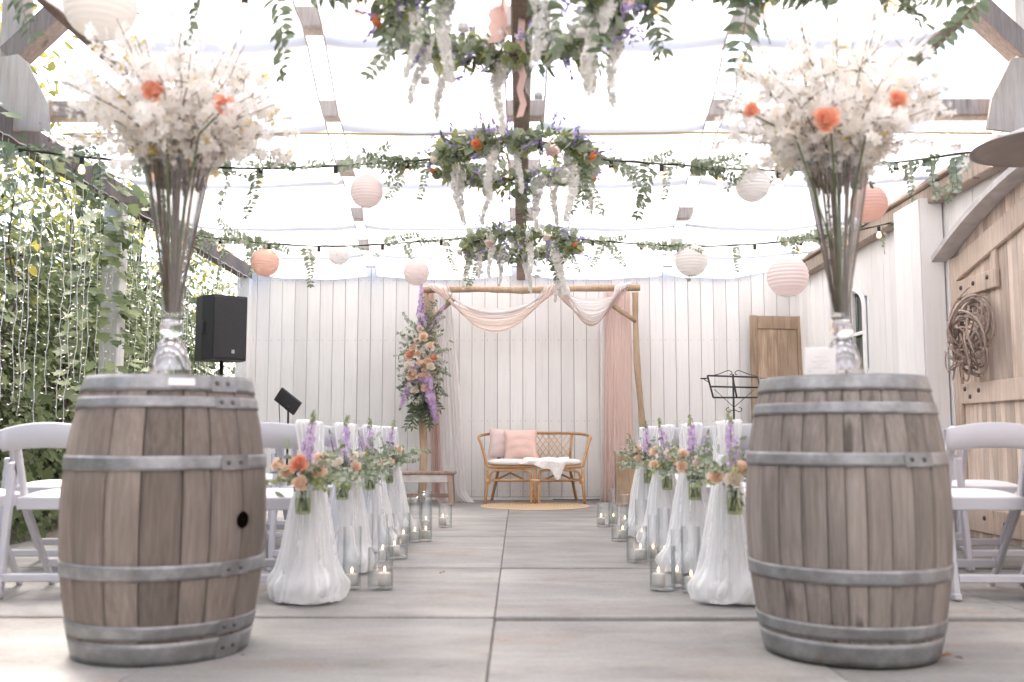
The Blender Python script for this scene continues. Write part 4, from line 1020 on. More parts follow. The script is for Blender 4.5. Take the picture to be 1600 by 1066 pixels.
for k in range(-5, 14):
    for s in (-1, 1):
        x0 = -.40 + k * .0667; a = (x0, .22, .42); b = (x0 + s * .25, .282, .765)
        # clip to the back panel
        def clip(p, q):
            p = Vector(p); q = Vector(q)
            for lim, sg in ((-.42, 1), (.42, -1)):
                dp, dq = sg * (p.x - lim), sg * (q.x - lim)
                if dp < 0 and dq < 0: return None
                if dp < 0: p = p.lerp(q, dp / (dp - dq))
                elif dq < 0: q = q.lerp(p, dq / (dq - dp))
            return p, q
        c = clip(a, b)
        if c and (c[1] - c[0]).length > .02: part('lattice_cane', [c[0] + Vector((0, -.004 * s, 0)), c[1] + Vector((0, -.004 * s, 0))], .0052, CANELT, n=6)
def pillow(w, h, t, seed, n=22):
    pr = random.Random(seed); rows = []; m = MB()
    for side in (1, -1):
        rows = []
        for i in range(n + 1):
            row = []
            for j in range(n + 1):
                u = -1 + 2 * i / n; v = -1 + 2 * j / n; pin = 1 - .10 * (1 - abs(u) ** 2) * (abs(v) ** 3) ; pin2 = 1 - .10 * (1 - abs(v) ** 2) * (abs(u) ** 3)
                th = t * ((1 - abs(u) ** 2.6) * (1 - abs(v) ** 2.6)) ** .55 + .002
                th *= 1 + .05 * math.sin(7 * u + seed) * math.sin(5 * v + 2 * seed) + .05 * math.sin(11 * v + 3 * u * u + seed)
                row.append((u * w / 2 * pin2, -side * th, v * h / 2 * pin))
            rows.append(row)
        m.grid(rows)
    return m.mesh('pillow', PILLOW1 if seed == 1 else PILLOW2)
M1 = Matrix.Translation((-.10, 11.37, .655)) @ Matrix.Rotation(R(-18), 4, 'X') @ Matrix.Rotation(R(3), 4, 'Y')
o = inst('pillow', pillow(.50, .36, .075, 1), None, M=M1); tag(o, 'pale pink linen pillow at the back of the settee', 'pillow', 'pink pillows on the settee')
M1 = Matrix.Translation((.025, 11.19, .642)) @ Matrix.Rotation(R(-20), 4, 'X') @ Matrix.Rotation(R(-2), 4, 'Y')
o = inst('pillow', pillow(.39, .36, .075, 2), None, M=M1); tag(o, 'blush square pillow leaning before the paler pillow', 'pillow', 'pink pillows on the settee')
m = MB(); rows = []
for i in range(29):
    u = -1 + i / 14; row = []
    for j in range(20):
        a = 2 * math.pi * j / 20; ca, sa = math.cos(a), math.sin(a)
        e = (1 - abs(u) ** 7) ** .5; row.append((.535 * u, -.02 + .235 * (abs(ca) ** .5) * math.copysign(1, ca) * (.3 + .7 * e), .453 + .040 * (abs(sa) ** .7) * math.copysign(1, sa) * (.15 + .85 * e) * (1 + .06 * math.sin(u * 9))))
    rows.append(row)
m.grid(rows, 0, True); tag(m.build('seat_cushion', CUSH, None, True, (.18, 11.2, 0)), 'off white seat cushion on the rattan settee', 'cushion')
m = MB(); rows = []
for i in range(31):
    u = i / 30; x = -.14 + .50 * u; row = []
    for j in range(22):
        v = j / 21; hang = .03 + .17 * math.exp(-((u - .85) / .13) ** 2) + .05 * math.exp(-((u - .55) / .2) ** 2)
        if v < .55: yy = .12 - .385 * (v / .55); zz = .503 + .006 * math.sin(u * 14) + .004 * math.sin(v * 20 + u * 9) - .03 * (v / .55) ** 8
        else: q = (v - .55) / .45; yy = -.268 - .014 * math.sin(u * 17) * q; zz = .473 - hang * q
        row.append((x + .02 * math.sin(v * 5) - .04 * max(0, v - .55), yy, zz))
    rows.append(row)
m.grid(rows); tag(m.build('throw_blanket', KNIT, None, True, (.18, 11.2, 0)), 'white knitted throw hanging over the seat edge of the settee', 'blanket')
m = MB(); prof = [(.001, .008)]
for i in range(1, 58): prof.append((.01 * i, .008 + .003 * (i % 2)))
prof += [(.578, .002)]
m.lathe(prof, 64); rg = m.build('round_rug', JUTE, None, True, (.175, 10.72, 0)); tag(rg, 'round woven jute rug in front of the settee', 'rug')

# ------------------------------------------------------------------ wedding arch
ar = thing('wooden_arch', 'arch of peeled tree poles before the white plank wall', 'arch', (.14, 11.32, 0))
def log(name, pts, r, seed):
    pr = random.Random(seed); pts = smooth_path(pts, 5); rr = [r * (1 + pr.uniform(-.12, .12)) for _ in pts]; m = MB()
    m.tube(pts, rr, 10)
    for k in range(5):
        i = pr.randrange(2, len(pts) - 2); a = pr.uniform(0, 6.28); d = Vector((math.cos(a), math.sin(a), .3)) * (r + .012); m.tube([pts[i], pts[i] + d], [.014, .008], 6)
    return m.build(name, POLE, ar)
log('pole', [(-1.23, 0, 0), (-1.215, .01, .6), (-1.235, 0, 1.2), (-1.20, 0, 1.8), (-1.21, 0, 2.38)], .045, 1)
log('pole', [(1.30, 0, 0), (1.28, 0, .55), (1.255, 0, 1.0), (1.215, 0, 1.5), (1.20, 0, 2.0), (1.20, 0, 2.38)], .036, 2)
log('top_pole', [(-1.24, -.02, 2.41), (-.6, -.02, 2.42), (-.1, -.02, 2.405), (.5, -.02, 2.425), (1.25, -.02, 2.435)], .038, 3)
log('brace', [(-1.20, -.02, 2.02), (-.88, -.02, 2.30)], .026, 4); log('brace', [(1.20, -.02, 2.05), (.86, -.02, 2.28)], .026, 5)
def swag(name, A, B, drop0, drop1, wd, mat, label, seed, folds=5):
    m = MB(); rows = []; pr = random.Random(seed); ph = pr.uniform(0, 6)
    for i in range(49):
        s = i / 48; row = []; sag = (4 * s * (1 - s)) ** .85
        for j in range(41):
            t = j / 40; e = min(s, 1 - s) * 2
            x = A[0] + (B[0] - A[0]) * s + (t - .5) * wd * (1 - e) * (1 if s < .5 else 1) * (-1 if s > .5 else 1) * .9
            z = A[2] + (B[2] - A[2]) * s - sag * (drop0 + (drop1 - drop0) * t) + .01 * math.sin(t * folds * 4.1 + ph) * e
            y = A[1] - .055 - .03 * math.sin(t * 3.1) * (1 - .5 * e) - .018 * math.sin(t * folds * 6.28 + ph + 1.2 * s) - .05 * t * e
            row.append((x, y, z + .045 * (1 - t) * (1 - e) ** 3))
        rows.append(row)
    m.grid(rows)
    # over-the-pole fold at both ends
    return tag(m.build(name, mat), label, 'drape', 'chiffon drapes on the arch')
AYY = 11.30
swag('chiffon_swag', (-.93, AYY, 2.43), (.42, AYY, 2.44), .30, .54, .26, CHIFP, 'long blush chiffon swag on the left half of the arch', 1)
swag('chiffon_swag', (-.90, AYY + .03, 2.44), (.40, AYY + .03, 2.45), .26, .36, .22, CHIFW, 'white chiffon layer behind the long blush swag', 4)
swag('chiffon_swag', (.48, AYY, 2.44), (1.20, AYY, 2.45), .14, .44, .22, CHIFW, 'short white chiffon swag near the right pole', 2, 7)
swag('chiffon_swag', (.46, AYY + .03, 2.43), (1.20, AYY + .03, 2.44), .30, .45, .20, CHIFP, 'short blush chiffon edge under the white swag', 5, 6)
def curtain(x0a, x1a, x0b, x1b, y, mat, label, seed, nfold, ztop=2.43, puddle=True):
    m = MB(); rows = []; pr = random.Random(seed); ph = pr.uniform(0, 6)
    for i in range(40):
        v = i / 39; row = []
        for j in range(73):
            u = j / 72; xa = x0a + (x1a - x0a) * u; xb = x0b + (x1b - x0b) * u; x = xa + (xb - xa) * v ** .8
            a = .014 + .014 * v
            yy = y + a * math.sin(u * nfold * 6.28 + ph + .5 * math.sin(v * 3)) + .5 * a * math.sin(u * nfold * 15 + ph)
            z = ztop * (1 - v) + .004
            if puddle and v > .965: yy -= (v - .965) * 3.0 * (1 + math.sin(u * 9)) ; x += (v - .965) * 2.5
            row.append((x, yy, max(z, .004)))
        rows.append(row)
    m.grid(rows); return tag(m.build('chiffon_curtain', mat), label, 'drape', 'chiffon drapes on the arch')
curtain(-1.03, -.80, -.95, -.58, 11.44, CHIFW, 'sheer white chiffon curtain hanging behind the left pole', 1, 8)
curtain(-1.08, -.98, -.98, -.86, 11.40, CHIFD, 'narrow blush chiffon curtain beside the left pole', 2, 5)
curtain(1.02, 1.30, .96, 1.32, 11.42, CHIFD, 'blush chiffon curtain hanging inside the right pole', 3, 7, puddle=False)
curtain(.98, 1.05, .93, 1.02, 11.46, CHIFW, 'narrow white chiffon curtain beside the blush curtain', 4, 4, puddle=False)

# flower arrangement on the arch
fa = thing('arch_flowers', 'large floral arrangement of roses, purple delphinium and eucalyptus on the arch pole', 'flowers', (-1.07, 11.22, 1.55))
pr = random.Random(88); r = np.random.default_rng(88)
for k in range(84):
    a = pr.uniform(0, 6.28); z = pr.uniform(-.34, .42); w = .13 * (1 - (z / .75) ** 2)
    p = (w * math.cos(a) * .8, -.04 + .06 * math.sin(a), z); d = (math.cos(a), -abs(math.sin(a)) * .7 - .1, pr.uniform(-.9, .6) + z)
    sprig(fa, pr.choice((SPR_ROUND, SPR_ROUND, SPR_EUC, SPR_DARK)), p, d, pr.uniform(.45, .78), pr)
for k in range(22):
    sprig(fa, SPR_LANCE, (pr.uniform(-.1, .12), -.06, pr.uniform(-.42, -.15)), (pr.uniform(-.5, .35), -.15, -1), pr.uniform(.7, 1.15), pr)
for k in range(7):
    sprig(fa, SPR_EUC, (pr.uniform(-.05, .05), -.05, pr.uniform(.3, .5)), (pr.uniform(.1, .9), -.2, 1), pr.uniform(.7, 1.1), pr)
spire(fa, 'delphinium', (-.02, -.06, .42), (-.035, -.05, .93), .05, PURP, 150, r, .06)
spire(fa, 'delphinium', (.08, -.08, .36), (.32, -.08, .80), .034, PURP, 90, r, .3)
spire(fa, 'delphinium', (.02, -.16, -.12), (.17, -.16, -.68), .062, PURP, 230, r, .02)
spire(fa, 'delphinium', (-.12, -.10, -.18), (-.26, -.08, -.52), .045, PURP, 110, r, .08)
spire(fa, 'delphinium', (-.08, -.12, -.02), (-.12, -.14, -.22), .05, PURP, 70, r, .02)
for key, x, z, s in (('peach', .02, .29, .052), ('peach', -.10, .17, .040), ('coral', -.135, .09, .050), ('peach', -.05, .10, .038), ('coral', .13, .06, .036), ('peach', .05, .02, .036), ('peach', .02, -.03, .036), ('cream', .10, -.04, .042), ('peach', -.02, .0, .032), ('cream', .03, -.06, .036), ('peach', -.11, -.13, .062), ('peach', .0, -.14, .040), ('peach', .06, -.13, .034), ('peach', .08, .02, .032), ('cream', -.06, .24, .04), ('peach', .10, .20, .036), ('cream', -.08, -.30, .042), ('peach', .03, -.27, .040), ('cream', -.16, -.02, .038), ('blush', -.02, .38, .036)):
    rose(fa, key, (x, -.22 + pr.uniform(-.02, .03), z), s * 1.3, (x * 2, -1, .25), pr)
def hydrangea(parent, c, rad, n, r):
    d = rand_dirs(n, r); P = np.array(c) + d * rad * np.array([1, .7, .9]); fr = frames(np.cross(d, rand_dirs(n, r)), d)
    inst('hydrangea', scatter_mesh('hydrangea', *FLORET4, P, fr, rad * .27 * r.uniform(.8, 1.2, n), [WHYD]), parent)
for c, rad in (((-.16, -.12, .32), .085), ((.06, -.15, .14), .085), ((-.12, -.15, -.03), .075), ((-.12, -.13, -.26), .06), ((.10, -.13, -.22), .055), ((-.06, -.12, -.42), .05)): hydrangea(fa, c, rad, 70, r)
n = 260; P = np.stack([r.normal(0, .11, n), r.uniform(-.10, .05, n), r.uniform(-.4, .42, n)], 1)
inst('filler', scatter_mesh('filler', *OVAL, P, frames(rand_dirs(n, r), rand_dirs(n, r)), r.uniform(.05, .08, n), [EUC]), fa)['kind'] = 'stuff'

# bench, stool, old door, stands, speaker
bn = thing('wooden_bench', 'small weathered bench with whitish apron left of the settee', 'bench', (-1.12, 10.92, 0))
m = MB(); m.box(-.50, .44, -.13, .13, .33, .36, .006); m.build('seat', BENCHW, bn, False)
m = MB(); m.box(-.47, .40, -.115, -.09, .245, .329, .004); m.build('apron', simple('worn_white_paint', (.62, .57, .54), .8, nscale=10, namt=.2), bn, False)
for x in (-.44, .38):
    for y in (-.10, .10):
        m = MB(); m.beam((x + (.02 if x > 0 else -.02), y * 1.05, 0), (x, y * .95, .33), .055, .055, (0, 1, 0), .006); m.build('leg', BENCHW, bn, False)
m = MB(); m.box(-.44, .38, -.02, .02, .08, .12, .004); m.build('stretcher', BENCHW, bn, False)
sl = thing('wooden_crate', 'rough wooden crate standing upright beside the right arch pole', 'crate', (1.18, 10.85, 0))
for k, (x0, x1, y0, y1, z0, z1) in enumerate(((-.13, -.115, -.12, .12, 0, .56), (.115, .13, -.12, .12, 0, .56), (-.115, .115, .105, .12, 0, .56), (-.115, .115, -.12, .12, .0, .02), (-.115, .115, -.12, .104, .27, .285))):
    m = MB(); m.box(x0, x1, y0, y1, z0, z1, .003); m.build('board', BENCHW, sl, False)
for k in range(2):
    m = MB(); m.box(-.135 + k * .136, -.001 + k * .136, -.136, -.121, .01, .55 - .01 * k, .003); m.build('front_board', POLE, sl, False)
m = MB(); m.box(-.135, .135, -.138, .122, .5605, .575, .003); m.build('top', BENCHW, sl, False)
od = thing('old_door', 'old brown panelled door leaning against the back wall', 'door', (3.0, 11.50, 0), R(0)); od.rotation_euler = (R(-4.5), R(1.2), 0)
m = MB(); m.box(-.32, -.235, -.02, .02, 0, 2.16, .006); m.build('stile', OLDW, od, False)
m = MB(); m.box(.235, .32, -.02, .02, 0, 2.16, .006); m.build('stile', OLDW, od, False)
for z0, z1 in ((0, .2), (1.0, 1.14), (2.0, 2.155)):
    m = MB(); m.box(-.233, .233, -.0185, .0185, z0, z1, .005); m.build('rail', OLDW, od, False)
for z0, z1 in ((.2, 1.0), (1.14, 2.0)):
    for k in range(4):
        m = MB(); m.box(-.233 + k * .1165, -.233 + (k + 1) * .1165 - .002, -.006, .008, z0 + .001, z1 - .001, .003); m.build('panel_board', OLDW, od, False)
ms = thing('music_stand', 'black wrought iron music stand before the old door', 'music stand', (1.94, 9.0, 0))
m = MB(); m.tube([(0, 0, .12), (0, 0, 1.30)], .009, 8); m.build('pole', BLACK, ms)
for k in range(3):
    a = R(90 + 120 * k); m = MB(); m.tube(smooth_path([(0, 0, .35), (.06 * math.cos(a), .06 * math.sin(a), .3), (.12 * math.cos(a), .12 * math.sin(a), .1), (.26 * math.cos(a), .26 * math.sin(a), .012)]), .008, 6); m.build('leg', BLACK, ms)
rk = MB()
for a, b in (((-.235, 1.285), (.215, 1.27)), ((-.215, 1.185), (.225, 1.175)), ((-.20, 1.085), (.225, 1.085)), ((-.235, 1.285), (-.20, 1.085)), ((.215, 1.27), (.235, 1.085)), ((-.01, 1.28), (.01, 1.085))):
    rk.tube([(a[0], -.02 - (1.285 - a[1]) * .35, a[1]), (b[0], -.02 - (1.285 - b[1]) * .35, b[1])], .0085, 6)
rk.build('rack', BLACK, ms)
for s in (-1, 1):
    m = MB(); m.tube(smooth_path([(s * .20, -.02, 1.285), (s * .13, -.02, 1.30), (s * .05, -.02, 1.33), (s * .015, -.02, 1.315), (s * .02, -.02, 1.295), (s * .035, -.02, 1.30)]), .004, 5); m.build('crest_scroll', BLACK, ms)
    m = MB(); m.tube(smooth_path([(0, -.01, .98), (s * .05, -.01, .96), (s * .07, -.01, .985), (s * .045, -.01, 1.0)]), .004, 5); m.build('scroll', BLACK, ms)
    m = MB(); m.tube([(0, -.01, 1.0), (s * .18, -.05, 1.16)], .003, 5); m.build('stay', BLACK, ms)
    m = MB(); m.lathe([(.001, 0), (.032, .004), (.036, .012)], 14, c=(s * .27, -.04, 1.25)); m.tube([(s * .22, -.03, 1.22), (s * .27, -.04, 1.25)], .004, 5); m.build('candle_cup', BLACK, ms)
tb = thing('tablet_stand', 'black stand holding a tilted tablet near the speaker', 'stand', (-2.08, 9.0, 0))
m = MB(); m.tube([(0, 0, .05), (0, 0, .98)], .01, 8); m.build('pole', BLACK, tb)
for k in range(3):
    a = R(90 + 120 * k); m = MB(); m.tube([(0, 0, .25), (.27 * math.cos(a), .27 * math.sin(a), .012)], .009, 6); m.build('leg', BLACK, tb)
m = MB(); m.box(-.115, .115, -.012, .012, -.075, .075, .004, 0, Matrix.Translation((.0, -.02, 1.055)) @ Matrix.Rotation(R(38), 4, 'Y') @ Matrix.Rotation(R(25), 4, 'X')); m.build('tablet', SPK, tb, False)
m = MB(); m.sphere((0, 0, 1.0), (.035, .03, .03), 10, 6); m.build('clamp', BLACK, tb)
m = MB(); m.tube(smooth_path([(-.02, -.03, 1.12), (-.05, -.03, 1.16), (-.08, -.02, 1.08), (-.07, 0, .8), (-.05, 0, .4), (-.1, .05, .01)]), .004, 5); m.build('cable', BLACK, tb)
sp = thing('loudspeaker', 'black loudspeaker on a pole before the hedge corner', 'speaker', (-2.86, 9.55, 1.46), R(40))
m = MB(); pl = [(-.20, .17), (-.215, -.02), (-.17, -.17), (.17, -.17), (.20, -.02), (.13, .17)]; n = 6
for q, (a, b) in enumerate(((0, .62),)):
    m.add([(x, y, a) for x, y in pl] + [(x, y, b) for x, y in pl], [tuple(reversed(range(n))), tuple(range(n, 2 * n))] + [(i, (i + 1) % n, n + (i + 1) % n, n + i) for i in range(n)])
m.build('cabinet', SPK, sp, False)
m = MB(); m.box(-.165, .165, -.186, -.171, .02, .60, .006); gr = m.build('grille', GRILL, sp, False)
m = MB(); m.box(.015, .045, -.190, -.187, .065, .10, .001); m.build('badge', BADGE, gr, False)
m = MB(); m.box(-.222, -.205, -.06, -.02, .25, .37, .004); m.build('handle_recess', BLACK, sp, False)
ss = thing('speaker_stand', 'black tripod stand under the loudspeaker', 'stand', (-2.86, 9.55, 0))
m = MB(); m.tube([(0, 0, .1), (0, 0, 1.458)], .018, 10); m.build('pole', BLACK, ss)
for k in range(3):
    a = R(60 + 120 * k); m = MB(); m.tube([(0, 0, .75), (.45 * math.cos(a), .45 * math.sin(a), .02)], .012, 6); m.build('leg', BLACK, ss)
cb = MB(); cb.tube(smooth_path([(.4, 11.70, .008), (.9, 11.68, .008), (1.15, 11.66, .03), (1.4, 11.69, .012), (2.2, 11.7, .008), (2.9, 11.72, .008)]), .006, 6)
tag(cb.build('floor_cable', CORD), 'thin dark cable lying along the foot of the back wall', 'cable')
# patio heater at the right edge
ph = thing('patio_heater', 'metal patio heater with a wide round hood at the right edge', 'heater', (2.53, 4.65, 0.03))
m = MB(); m.lathe([(.001, 2.20), (.06, 2.20), (.12, 2.175), (.31, 2.10), (.345, 2.085), (.347, 2.078), (.31, 2.088), (.12, 2.15), (.001, 2.165)], 48); hdm = m.build('hood', HEATER, ph)
m = MB(); m.lathe([(.05, 1.85), (.085, 1.86), (.085, 2.04), (.05, 2.05), (.045, 2.16)], 20); m.build('burner', HEATER, ph)
m = MB(); m.tube([(0, 0, .7), (0, 0, 1.86)], .03, 12); m.build('pole', HEATER, ph)
m = MB(); m.lathe([(.001, .0), (.20, .0), (.21, .04), (.19, .10), (.17, .68), (.10, .74), (.03, .75)], 28); m.build('base', HEATER, ph)
m = MB(); m.M = Matrix.Translation((-.20, -.08, .035)) @ Matrix.Rotation(math.pi / 2, 4, 'Y'); m.lathe([(.001, -.015), (.033, -.015), (.035, 0), (.033, .015), (.001, .015)], 16); m.build('wheel', RUBBER, ph)

# ------------------------------------------------------------------ hanging floral hoops
WISTM = []
for q in range(4):
    r = np.random.default_rng(600 + q); n = 170; t = np.sort(r.random(n) ** .9); L = .35; d = rand_dirs(n, r); d[:, 2] *= .5; d = nrm(d)
    wv = np.stack([.02 * np.sin(t * 5 + q), .02 * np.cos(t * 4 + q), -t * L], 1); rad = .031 * np.clip(1.15 - t * .9, .15, 1)
    P = wv + d * (rad * r.uniform(.3, 1, n))[:, None]
    WISTM.append(scatter_mesh('wisteria_strand', *FLORET4, P, frames(np.cross(d, rand_dirs(n, r)), nrm(d + np.array([0, 0, -.3]))), .0195 * (1.15 - .45 * t) * r.uniform(.8, 1.2, n), [WIST]))
def hoop(y, x, z, lab, which, seed, nros, scale=1.0):
    t = thing('floral_hoop', lab, 'flower hoop', (x, y, z), 0, 'floral hoops hanging from the middle beam'); pr = random.Random(seed); r = np.random.default_rng(seed); RR = .42
    m = MB(); m.tube([(RR * math.cos(a), RR * math.sin(a), 0) for a in np.linspace(0, 2 * math.pi, 49)], .012, 6); m.build('ring', TWIG, t)
    def ringpts(n, rad, zb=0.0):
        a = r.uniform(0, 6.283, n); b = r.uniform(0, 6.283, n); q = rad * np.sqrt(r.random(n))
        return np.stack([(RR + q * np.cos(b)) * np.cos(a), (RR + q * np.cos(b)) * np.sin(a), q * np.sin(b) + zb], 1), a
    for nm, tm, n, rad, s0, s1, mt in (('eucalyptus_leaves', ROUND, 560, .075, .035, .078, EUC), ('green_leaves', OVAL, 480, .078, .035, .085, GREEN), ('dark_leaves', LANCE, 150, .075, .06, .12, EUCD)):
        P, a = ringpts(n, rad); D = nrm(np.stack([np.cos(a) * .6, np.sin(a) * .6, np.zeros(n)], 1) + rand_dirs(n, r) * .9)
        inst(nm, scatter_mesh(nm, *tm, P, frames(D, rand_dirs(n, r)), r.uniform(s0, s1, n), [mt]), t)['kind'] = 'stuff'
    P = []; Dd = []
    for k in range(90):
        c, a = ringpts(1, .13); d = nrm(np.array([math.cos(a[0]), math.sin(a[0]), 0.1]) * .8 + rand_dirs(1, r)[0] * .8)
        for i in range(14): P.append(c[0] + d * (.10 * i / 14) + r.normal(0, .004, 3)); Dd.append(d + r.normal(0, .5, 3))
    P = np.array(P); inst('lavender', scatter_mesh('lavender', *OVAL, P, frames(np.array(Dd), rand_dirs(len(P), r)), .024, [LAV]), t)['kind'] = 'stuff'
    P, a = ringpts(170, .10); inst('white_florets', scatter_mesh('white_florets', *FLORET, P, frames(rand_dirs(170, r), rand_dirs(170, r)), .017, [WHYD]), t)['kind'] = 'stuff'
    for k in range(nros):
        a = 2 * math.pi * (k + pr.random() * .6) / nros; key = pr.choice(('orange', 'blush', 'orange', 'blush', 'cream'))
        p = ((RR + .10) * math.cos(a), (RR + .10) * math.sin(a), pr.uniform(-.08, .0)); rose(t, key, p, .040 if key != 'blush' else .048, (math.cos(a), math.sin(a), -.8), pr)
    for k in range(9):
        a = 2 * math.pi * (k + pr.uniform(-.3, .3)) / 9; inst('wisteria_strand', pr.choice(WISTM), t, ((RR + pr.uniform(-.04, .07)) * math.cos(a), (RR + pr.uniform(-.04, .07)) * math.sin(a), -.03 + pr.uniform(-.04, .06)), (pr.uniform(-.12, .12), pr.uniform(-.12, .12), pr.uniform(0, 6.28)), pr.uniform(.75, 1.15))
    for k in range(5):
        a = pr.uniform(0, 6.28); sprig(t, SPR_LANCE if k % 2 else SPR_EUC, (RR * math.cos(a), RR * math.sin(a), -.05), (.3 * math.cos(a), .3 * math.sin(a), -1), pr.uniform(.6, 1.0), pr)
    for k in range(4):
        a = math.pi / 4 + k * math.pi / 2; m = MB(); m.tube([(RR * math.cos(a), RR * math.sin(a), 0), (0.02 * math.cos(a), .02 * math.sin(a), 2.63 - z)], .0015, 4); m.build('suspension_wire', WIREW, t)
    if which == 'near':
        for xo, yo, z0, z1, w in ((-.045, .37, .03, .30, .06), (-.02, .41, .06, .30, .05), (.07, .40, -.30, .20, .03)):
            m = MB(); m.grid([[(xo + (u - .5) * w + .01 * math.sin(q * 3), yo + .01 * math.sin(q * 5 + u * 3), z1 + (z0 - z1) * q / 8) for u in (0, .5, 1)] for q in range(9)]); m.build('ribbon', RIBBON, t)
    # glass tealight globes
    gl = ['at the front', 'at the right side', 'at the back', 'at the left side', 'low in the middle']
    for k, (a, dz) in enumerate(((-1.95, -.17), (-.75, -.15), (1.2, -.17), (2.6, -.16), (-1.2, -.24))):
        gx, gy = x + (RR - .02) * math.cos(a), y + (RR - .02) * math.sin(a)
        gt = thing('glass_globe', f'clear glass tealight globe hanging {gl[k]} of the {which} floral hoop', 'globe', (gx, gy, z + dz), 0, 'glass globes on the floral hoops')
        m = MB(); m.sphere((0, 0, 0), .058, 24, 16); m.build('glass_ball', GLASSV, gt)
        m = MB(); m.lathe([(.001, 0), (.019, 0), (.019, .022), (.001, .022)], 14, c=(0, 0, -.052)); m.build('tealight', WAX, gt)
        m = MB(); m.tube([(0, 0, .055), (0, 0, -dz - .01)], .0012, 4); m.build('hanging_wire', WIREW, gt)
hoop(3.92, -.055, 2.455, 'large near floral hoop with white wisteria at the top of the picture', 'near', 701, 7)
hoop(6.0, -.02, 2.425, 'middle floral hoop with blush and orange roses and wisteria', 'middle', 702, 9)
hoop(8.4, .02, 2.37, 'far floral hoop closest to the back wall, with short wisteria', 'far', 703, 8)

# festoon strings and eucalyptus garlands
def catmull(pts, n=40):
    q = smooth_path(pts, max(2, n // (len(pts) - 1))); return q
def festoon(pts, lab, labg, seed, nsp, meshes, droop, nb):
    c = catmull(pts, 60); o = Vector(c[0]); t = thing('festoon_string', lab, 'string lights', o, 0, 'festoon light strings'); pr = random.Random(seed)
    m = MB(); m.tube([p - o for p in c], .0065, 6); m.build('cord', CORD, t)
    for k in range(nb):
        p = c[int((k + .5) / nb * (len(c) - 1))] - o; b = thing_part(t, p)
    g = thing('eucalyptus_garland', labg, 'garland', o, 0, 'eucalyptus garlands on the light strings')
    m = MB(); m.tube([p - o + Vector((0, -.012, .006 * math.sin(i))) for i, p in enumerate(c)], .0025, 5); m.build('vine', STEM, g)
    for k in range(nsp):
        i = int(pr.random() * (len(c) - 2)); p = c[i] - o; d = (c[i + 1] - c[i]).normalized(); s = 1 if pr.random() < .5 else -1
        if k % 4 == 0 and droop: dd = Vector((pr.uniform(-.4, .4), pr.uniform(-.5, .2), -1))
        else: dd = d * s + Vector((0, pr.uniform(-.5, .3), pr.uniform(-.35, .3)))
        sprig(g, pr.choice(meshes), p, dd, pr.uniform(.75, 1.15), pr)
def thing_part(t, p):
    m = MB(); m.lathe([(.012, .0), (.014, -.01), (.014, -.045), (.011, -.05)], 10); o = m.build('socket', CORD, t, True, p)
    m = MB(); m.lathe([(.010, -.05), (.017, -.065), (.022, -.085), (.018, -.103), (.001, -.111)], 12); m.build('bulb', BULB, o)
G0 = [SPR_LANCE, SPR_DARK, SPR_GREEN]
festoon([(-3.2, 3.9, 2.66), (-2.2, 3.9, 2.58), (-1.2, 3.9, 2.545), (-.5, 3.92, 2.56)], 'dark bulb string left of the near hoop', 'garland of dark pointed leaves left of the near hoop', 1, 34, [SPR_LANCE, SPR_DARK], True, 5)
festoon([(.42, 3.92, 2.56), (1.1, 3.9, 2.545), (2.0, 3.9, 2.58), (3.2, 3.9, 2.66)], 'dark bulb string right of the near hoop', 'garland of dark pointed leaves right of the near hoop', 2, 36, [SPR_LANCE, SPR_DARK], True, 5)
festoon([(-3.2, 6.0, 2.52), (-2.3, 6.0, 2.42), (-1.5, 6.0, 2.385), (-.5, 6.0, 2.44)], 'bulb string from the eave to the middle hoop', 'eucalyptus garland between leafy eave and middle hoop', 3, 34, [SPR_EUC, SPR_ROUND, SPR_DARK], True, 7)
festoon([(.47, 6.0, 2.44), (1.0, 6.0, 2.40), (1.6, 6.0, 2.365), (2.2, 6.0, 2.40), (3.2, 6.05, 2.55)], 'bulb string from the middle hoop to the white side wall', 'eucalyptus garland between middle hoop and side wall', 4, 34, [SPR_EUC, SPR_ROUND, SPR_DARK], True, 7)
festoon([(-3.2, 8.4, 2.56), (-2.6, 8.4, 2.43), (-1.6, 8.4, 2.36), (-.45, 8.4, 2.43)], 'bulb string from the eave to the far hoop', 'eucalyptus garland between leafy eave and far hoop', 5, 28, [SPR_EUC, SPR_ROUND], True, 7)
festoon([(.5, 8.4, 2.42), (1.5, 8.4, 2.355), (2.5, 8.4, 2.42), (3.2, 8.4, 2.56)], 'bulb string from the far hoop to the white side wall', 'eucalyptus garland between far hoop and side wall', 6, 30, [SPR_EUC, SPR_ROUND], True, 7)

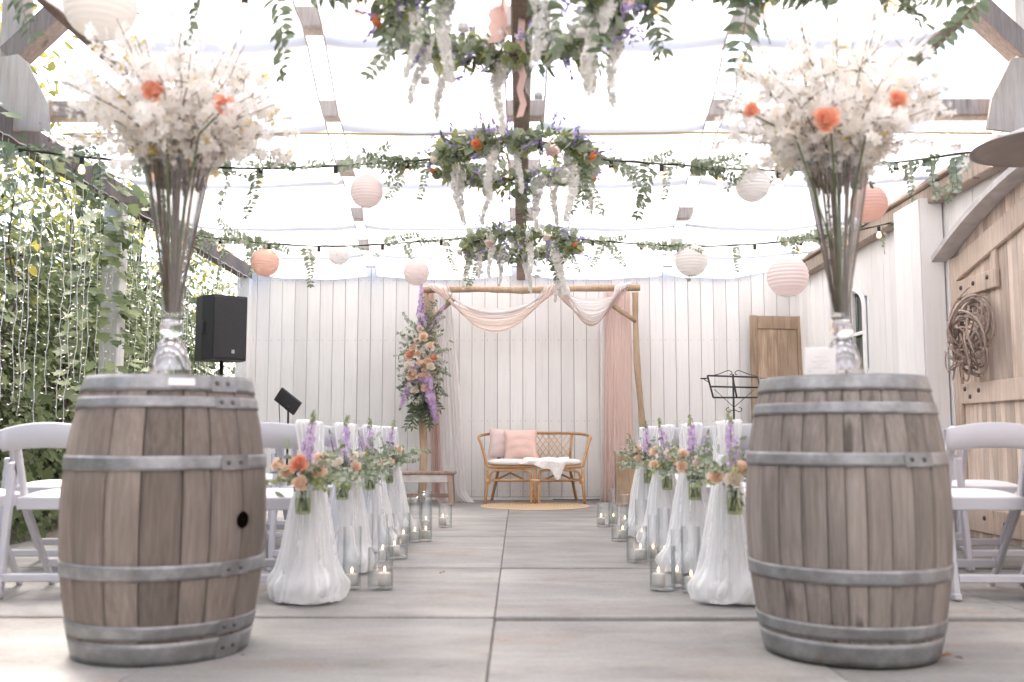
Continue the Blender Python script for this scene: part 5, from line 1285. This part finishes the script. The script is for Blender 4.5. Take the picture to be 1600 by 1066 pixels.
# paper lanterns
def lantern(x, y, z, rad, mat, ztop, lab, ribs=13):
    t = thing('paper_lantern', lab, 'lantern', (x, y, z), random.uniform(0, 6), 'round paper lanterns')
    prof = []; n = ribs * 4; a0 = .32
    for i in range(n + 1):
        a = a0 + (math.pi - 2 * a0) * i / n; k = 1 - .05 * (1 - abs(math.sin(math.pi * ribs * i / n))) ** 1.5; prof.append((rad * math.sin(a) * k, -rad * math.cos(a)))
    m = MB(); m.lathe(prof, 32); m.build('paper_shade', mat, t)
    for zz in (-1, 1):
        m = MB(); m.tube([(rad * math.sin(a0) * math.cos(q), rad * math.sin(a0) * math.sin(q), zz * rad * math.cos(a0)) for q in np.linspace(0, 6.283, 25)], .002, 4); m.build('wire_ring', WIREW, t)
    m = MB(); m.tube([(0, 0, rad * .93), (0, 0, ztop - z)], .0015, 4); m.build('hanging_string', STRING, t)
lantern(-1.60, 3.66, 2.385, .135, PAPERC, 2.70, 'cream lantern close to the camera behind the left blossoms')
lantern(-.94, 6.05, 2.25, .102, PAPERP, 2.41, 'pale pink lantern hanging left of the middle hoop')
lantern(1.45, 6.05, 2.29, .106, PAPERW, 2.38, 'white lantern hanging right of the middle hoop')
lantern(-2.18, 8.45, 2.23, .122, PAPERO, 2.42, 'peach lantern near the speaker corner')
lantern(-1.57, 8.6, 2.33, .096, PAPERW, 2.62, 'small white lantern between peach and pale pink lanterns')
lantern(-.85, 8.2, 2.10, .108, PAPERP, 2.62, 'pale pink lantern hanging low beside the arch corner')
lantern(1.48, 8.42, 2.24, .142, PAPERW, 2.38, 'white lantern right of the far hoop')
lantern(2.13, 7.8, 2.00, .163, PAPERP, 2.62, 'biggest pale pink lantern near the old door')
lantern(2.36, 6.6, 2.30, .125, PAPERO, 2.62, 'peach lantern half hidden behind the right vase')

# fallen leaves
def dead(x, y, s, lab, n, seed):
    r = np.random.default_rng(seed); P = np.stack([r.normal(x, s * .5, n), r.normal(y, s * .4, n), r.uniform(.006, .02, n)], 1)
    D = rand_dirs(n, r); D[:, 2] *= .4; o = inst('fallen_leaf', scatter_mesh('fallen_leaf', *OVAL, P, frames(D, np.array([0, 0, 1.0]) + rand_dirs(n, r) * .7), s, [DRYLEAF])); tag(o, lab, 'leaf', 'dry leaves on the floor')
dead(1.44, 3.42, .035, 'curled brown leaf at the foot of the right barrel', 4, 1)
dead(-.40, 5.42, .03, 'dry brown leaf lying on the aisle', 2, 2)
dead(-.93, 3.42, .02, 'tiny dry leaf at the foot of the left barrel', 1, 3)
